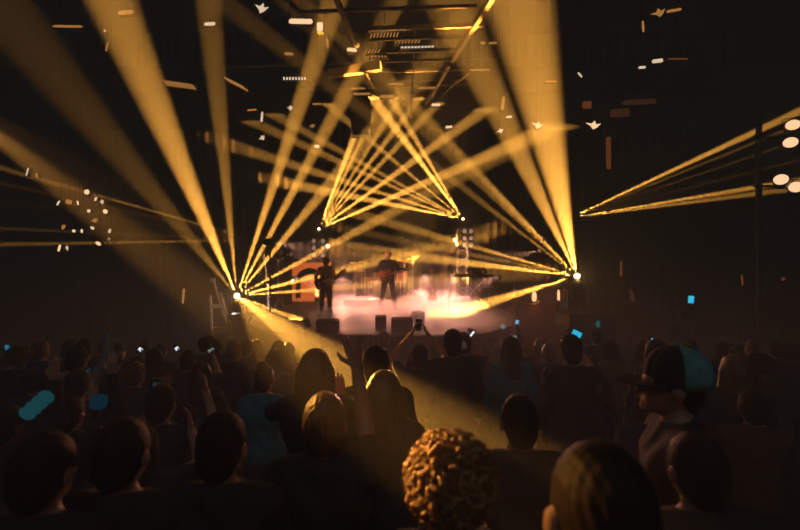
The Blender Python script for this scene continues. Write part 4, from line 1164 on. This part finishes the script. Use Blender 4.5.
# four beam light spots painted as glowing discs, on a tall dark pole
pb = P(770, 265, 9.6)
t = thing('dark_pole', 'tall dark pole carrying the round light spots at the far right', 'pole', (pb.x, 9.9, FL_PIT))
MB().tube((0, 0, .03), (0, 0, 6.6), .06).build('tube', M['black'], t); MB().tube((0, 0, 0), (0, 0, .04), .35, seg=20).build('base_plate', M['black'], t)
for z_ in (P(0, 134, 9.6).z - FL_PIT, P(0, 184, 9.6).z - FL_PIT): MB().box((.25, -.02, z_), (.75, .05, .05)).build('cross_arm', M['black'], t)
for lb, x, y in (('topmost round light spot on the far right pole', 793, 125.5), ('second round light spot from the top on the far right pole', 790.5, 143), ('lower left round light spot on the far right pole', 781, 180), ('lower right round light spot on the far right pole', 796, 187.5)):
    p_ = P(x, y, 9.5); par_lamp_or_disc(lb, p_, p_ + Vector((-.9, -1, .55)), .155, G_GLINT, 'round light spots on the right pole', .22)

# ================================================================== AUDIENCE
placed = []


def spot(px, ytop, d): placed.append((P(px, ytop, d).x, d))


def fan(label, px, ytop, d, *a, **k):
    spot(px, ytop, d); return crowd(label, px, ytop, d, *a, **k)


bent = dict(e=(.17, .10, 1.60), w=(.13, .14, 1.85), hd=(-.2, .1, .9), hn=(-.3, .9, 0)); pose('arm_bent', mir(base_arm), bent)
cup = dict(e=(.27, .10, 1.36), w=(.145, .10, 1.44), hd=(-.15, .1, .9), hn=(-.5, .85, 0)); pose('cup', mir(cup), cup)
fan('person with a big mop of curly hair, edge lit gold, in the foreground', 452, 438, 1.42, hair='curly_big', haircol='hair_curl', shirt='cloth_black')
fan('person nearest the camera with left ear glowing orange at the bottom edge', 606, 455, .86, hair='crop', haircol='hair_black', skin='skin')
fan('person with raised hands cupped beside a gold rimmed head, in the left beam', 315, 352, 2.9, 'cup', hair='long', haircol='hair', female=True)
fan('person with a gold lit crown and one bent arm raised', 324, 398, 1.95, 'arm_bent', hair='short', haircol='hair', tee=True)
fan('dark round headed person between the raised arm and the centre monitors', 376, 349, 3.3, hair='short')
fan('person standing in the beam haze right of the raised arm', 384, 374, 2.6, hair='long', haircol='hair', female=True)
fan('person with both arms lifted over the head holding a phone to the stage', 420, 346, 5.0, 'heart', hair='short', skin='skin', tee=True)
fan('person with a white collar below the front microphone stand', 453, 331, 4.7, hair='short')
fan('small person in a peaked cap in the front row under the narrow monitor', 384, 335, 7.9, hair='short')
fan('front row person left of the capped one', 368, 338, 7.8, hair='short'); fan('front row person at the foot of the large rounded monitor', 348, 339, 7.2, hair='bun')
fan('person wearing the cap with teal back panels, turned to the left', 678, 355, 2.0, rz=1.25, hair='crop')
fan('person with grey cloth over a shoulder and one arm raised, left crowd', 76, 348, 4.7, 'one_up', hair='short', shirt='cloth_grey', rz=-.1)
fan('person in a teal top right of the white collar', 511, 338, 5.2, hair='long', shirt='cloth_teal', female=True)
fan('person in a teal top left of the gold crowned head', 264, 366, 3.9, hair='bun', shirt='cloth_teal', female=True)
fan('crew member in dark clothes standing before the stage at the left', 305.5, 318, 8.3, hair='crop', step=.32, haircol='cloth_grey')
for (x, y, d, lb) in ((220, 418, 1.75, 'large dark silhouette at the lower left of the gold crowned head'), (120, 425, 1.7, 'large dark silhouette in the lower left corner region'), (520, 400, 2.2, 'dark silhouette right of the curly haired person'), (700, 440, 1.6, 'large dark silhouette in the lower right corner'), (40, 440, 1.55, 'dark silhouette nearest the left edge of the picture')):
    fan(lb, x, y, d, random.choice(['stand', 'front']), hair='short')
tag(MB().box((P(305.5, 318, 8.3).x, 8.32, FL_PIT + .16), (.6, .45, .32), bev=.01).build('step_box', M['black']), 'black step box under the crew member before the stage', 'step')
# peaked cap on the front row person, white collar, teal cap
def on_head(px, ytop, d): p_ = P(px, ytop, d); return p_


def cap(label, px, ytop, d, m_front, m_back, rz=0., k=1.0):
    """six sewn crown panels (front ones and back ones may differ), brim, button"""
    p_ = P(px, ytop, d); t = thing('peaked_cap', label, 'cap', (p_.x, d + .01, p_.z - .135 * k), rz)
    prof_ = [(.108, 0), (.113, .03), (.106, .085), (.080, .128), (.045, .148), (.004, .156)]
    for j in range(6):
        b = MB(); rows = []
        for r_, z_ in prof_:
            rows.append([b.bm.verts.new((r_ * k * math.cos(a_) * (1 - .012 * abs(f - .5)), r_ * 1.12 * k * math.sin(a_) * (1 - .012 * abs(f - .5)), z_ * k)) for f in (0, .25, .5, .75, 1) for a_ in (PI / 2 - PI / 6 + (j + f) * PI / 3 - PI / 6 + PI / 6,)])
        for A, B in zip(rows[:-1], rows[1:]):
            for i in range(4): b.bm.faces.new((A[i], A[i + 1], B[i + 1], B[i]))
        o = b.build('panel', m_front if j in (0, 1, 5) else m_back, t, smooth=True)
        so = o.modifiers.new('thickness', 'SOLIDIFY'); so.thickness = .003
    b = MB(); b.prism([(.10 * k * math.cos(a), .06 * k + .165 * k * math.sin(a)) for a in [PI * j / 12 for j in range(13)]], .0, .008); b.build('brim', m_front, t)
    MB().ball((0, 0, .156 * k), .012 * k).build('button', m_back, t)
    return t


cap('small dark peaked cap in the front row under the narrow monitor', 384, 333, 7.9, M['cloth_black'], M['cloth_black'], .4)
cap('cap with dark front and pale teal back panels, right of the foreground', 679, 351, 2.0, M['cloth_black'], M['cap_teal'], 1.25, 1.12)
t = P(458, 346, 4.72); tag(MB().lathe([(.085, 0), (.10, .02), (.075, .07), (.065, .075)], 20, Matrix.Rotation(-.15, 4, 'X')).build('scarf', M['cloth_white'], None, (t.x, 4.72, t.z - .03), smooth=True), 'white scarf collar around the neck of a person below the stage', 'scarf')


def phone(label, px, py, d, gm, w_=.075, h_=.15, roll=0., group='phones held up in the crowd', glowing=None):
    p_ = P(px, py, d); t = thing('phone', label, 'phone', p_, 0, group); R = Matrix.Rotation(roll, 4, 'Y')
    MB().box((0, .005, 0), (max(w_, .068), .010, max(h_, .13)), R.to_3x3(), bev=.003).build('case', M['phone'], t)
    MB().box((0, -.0015, 0), (w_ * .9, .003, h_ * .9), R.to_3x3()).build('screen', gm, t)
    return t


hold = [('cyan phone screen tilted, right of the microphone stand', 575, 337, 4.6, G_CYAN, .11, .15, .5, 'phone'), ('bright cyan screen held high at the far right', 691, 299.5, 12.0, glow('screen_bright', (.04, .62, .95), 1.2), .17, .22, .1, 'one_up'),
        ('dim teal phone left of the bright cyan screen', 598, 325, 7.5, G_TEAL, .07, .16, 0, 'phone'), ('tiny tilted pale blue phone above the teal cap', 654, 341, 5.0, glow('screen_pale', (.25, .62, .95), .9), .035, .09, -1.0, 'phone'),
        ('blue phone at the left picture edge', 8, 349, 6.0, G_BLUE, .07, .13, -.4, 'phone'), ('small white-cyan phone left of the blue one by the grey cloth', 69, 374.5, 5.0, G_WHITE, .03, .03, 0, 'phone'), ('small blue phone below the grey cloth', 88.5, 372, 4.4, G_BLUE, .03, .08, .2, 'phone'),
        ('cyan phone glint low in the left crowd', 109.5, 446, 2.3, G_CYAN, .028, .028, .3, 'phone'), ('white phone glint in the left crowd', 140.5, 349.5, 6.0, G_WHITE, .06, .05, .6, 'phone'), ('larger white phone glint right of it in the left crowd', 177, 348.5, 6.2, G_WHITE, .06, .05, -.6, 'phone'),
        ('blue and white phone in front of the stage right of centre', 517, 322, 8.6, glow('screen_bw', (.15, .5, .9), .9), .07, .09, .2, 'one_up'), ('pale phone below the blue and white one', 515, 339, 7.0, glow('screen_grey', (.4, .5, .6), .5), .06, .12, -.2, 'phone'), ('grey phone left of the blue and white one', 503, 326.5, 8.8, glow('screen_grey2', (.5, .52, .5), .35), .10, .10, .5, 'one_up'),
        ('row of white glints on a phone above the white scarf', 472, 334, 6.0, G_WHITE, .03, .10, .7, 'phone'), ('pale phone glint below the easel', 211, 350, 5.6, glow('screen_grey2', (.5, .52, .5), .35), .04, .09, 1.1, 'phone'), ('cyan phone glint by the camera holder at the left', 190, 420.5, 2.75, G_CYAN, .022, .016, 0, 'phone')]
hairs = ['short', 'short', 'crop', 'long', 'bun', 'curly']
for i, (lb, x, y, d, gm, w_, h_, ro, pz) in enumerate(hold):
    phone(lb, x, y, d, gm, w_, h_, ro)
    p_ = P(x, y, d); lx, ly, lz = (.145, .325, 1.70) if pz == 'phone' else (.24, .07, 1.98)
    dd = d - ly; fz = floor_z(dd); k = max(.86, min(1.1, (p_.z - fz) / lz))
    X = p_.x - lx * k; placed.append((X, dd))
    person('person holding the ' + lb, pz, (X, dd, fz + (p_.z - fz - lz * k)*0), 0, 1.75 * k, hairs[i % 6], 'hair_black', ('cloth_black', 'cloth_char', 'cloth_navy')[i % 3], female=hairs[i % 6] in ('long', 'bun'))
# phone held in the raised hands at centre
phone('black phone held over the head of the person with lifted arms', 418.5, 325, 5.18, M['phone'], .075, .14, .1)
# teal-lit fingers and a teal patch, their light painted as glowing shapes
for lb, px, py, d, ln, rd, roll, ns in (('teal ribbed glow of lit fingers held up at the left', 38, 404, 2.6, .19, .045, .85, 4), ('dim teal oval glow right of the ribbed one', 100, 398, 2.9, .15, .05, .3, 1)):
    p_ = P(px, py, d); t = thing('teal_glow', lb, 'teal glow', p_); R = Matrix.Rotation(roll, 4, 'Y')
    MB().tube(R @ Vector((0, 0, -ln * .9)), R @ Vector((0, 0, -ln * .5)), .016).build('handle', M['black'], t)
    for j in range(ns):
        z0_ = -ln / 2 + ln * j / ns; L_ = ln / ns
        MB().lathe([(rd * .35, z0_), (rd * .95, z0_ + L_ * .12), (rd, z0_ + L_ * .35), (rd * .9, z0_ + L_ * .55), (rd * .35, z0_ + L_ * .62)], 16, R).build('segment', glow('finger_glow', (.015, .17, .20), .28) if ns > 1 else glow('oval_glow', (.0, .08, .14), .2), t, smooth=True)
    dd = d + .02; k = (p_.z - .02 - floor_z(dd)) / 1.95; X = p_.x - .28 * k; placed.append((X, dd))
    person('audience member raising the ' + lb, 'one_up', (X, dd, floor_z(dd)), 0, 1.75 * max(.9, min(1.08, k)), 'short', 'hair_black', 'cloth_black')
# camera person at the left
fan('audience member with both hands raised to a camera, left crowd', 160, 388, 2.9, 'both_phone', hair='short', skin='skin')
q = P(160, 384, 3.3); t = thing('camera', 'dark camera held up in the left crowd', 'camera', (q.x, 3.3, q.z))
MB().box((0, 0, 0), (.13, .06, .09), bev=.008).build('body', M['phone'], t); MB().tube((0, .03, 0), (0, .12, 0), .035, seg=16).build('lens', M['housing'], t); MB().box((0, -.032, -.005), (.07, .004, .05)).build('screen', glow('cam_screen', (.25, .4, .45), .06), t)

# the rest of the crowd, packed on the raked floor
HN = dict(short='short haired', crop='close cropped', long='long haired', bun='bun haired', curly='curly haired')
rowno = 0
zones = ((0, 200, 'silhouetted audience member in the dark left part of the crowd'), (200, 560, 'silhouetted audience member in the middle of the crowd before the stage'), (560, 800, 'silhouetted audience member in the dark right part of the crowd'))
cols = ['cloth_black', 'cloth_char', 'cloth_navy', 'cloth_brown', 'cloth_black']
r3 = random.Random(11)
d = 1.5
while d < 7.9:
    step = .62; n_ = int(1.8 * d / step); rowno += 1; colno = 0
    for i in range(n_ + 1):
        x = -0.9 * d + i * step + r3.uniform(-.12, .12); y = d + r3.uniform(-.15, .15)
        px = 400 + x * F / y
        if not -15 < px < 815: continue
        if any((x - a) ** 2 + (y - b) ** 2 < .53 ** 2 for a, b in placed): continue
        fz = floor_z(y); h = r3.uniform(1.60, 1.82); yt = 265 + (CAMZ - fz - h) * F / y
        lim = 343 if 285 < px < 510 else 338
        if yt < lim:
            h = CAMZ - fz - (lim + r3.uniform(0, 6) - 265) * y / F
            if h < 1.5: continue
            yt = lim
        if y < 4.6 and 255 < px < 640: continue
        if y < 7 and 330 < px < 480 and yt < 352: continue
        placed.append((x, y))
        zone = 'left' if px < 200 else ('middle' if px < 560 else 'right'); colno += 1
        hk = r3.choice(hairs); po = r3.choices(['stand', 'front', 'phone', 'both_up', 'one_up'], [6, 4, .0, .0, .0])[0]
        lb = '%s silhouette, %s from the left in the %s crowd row from the camera' % (HN[hk], ORD[colno - 1], ORD[rowno - 1])
        person(lb, po, (x, y, fz), r3.uniform(-.35, .35), h, hk, r3.choice(['hair_black', 'hair_black', 'hair']), r3.choice(cols), r3.choice(['denim', 'cloth_black']), r3.choice(['skin', 'skin_dark']), hk in ('long', 'bun'), 'silhouettes in the %s of the crowd' % zone)
    d += .72 if d < 5 else .85
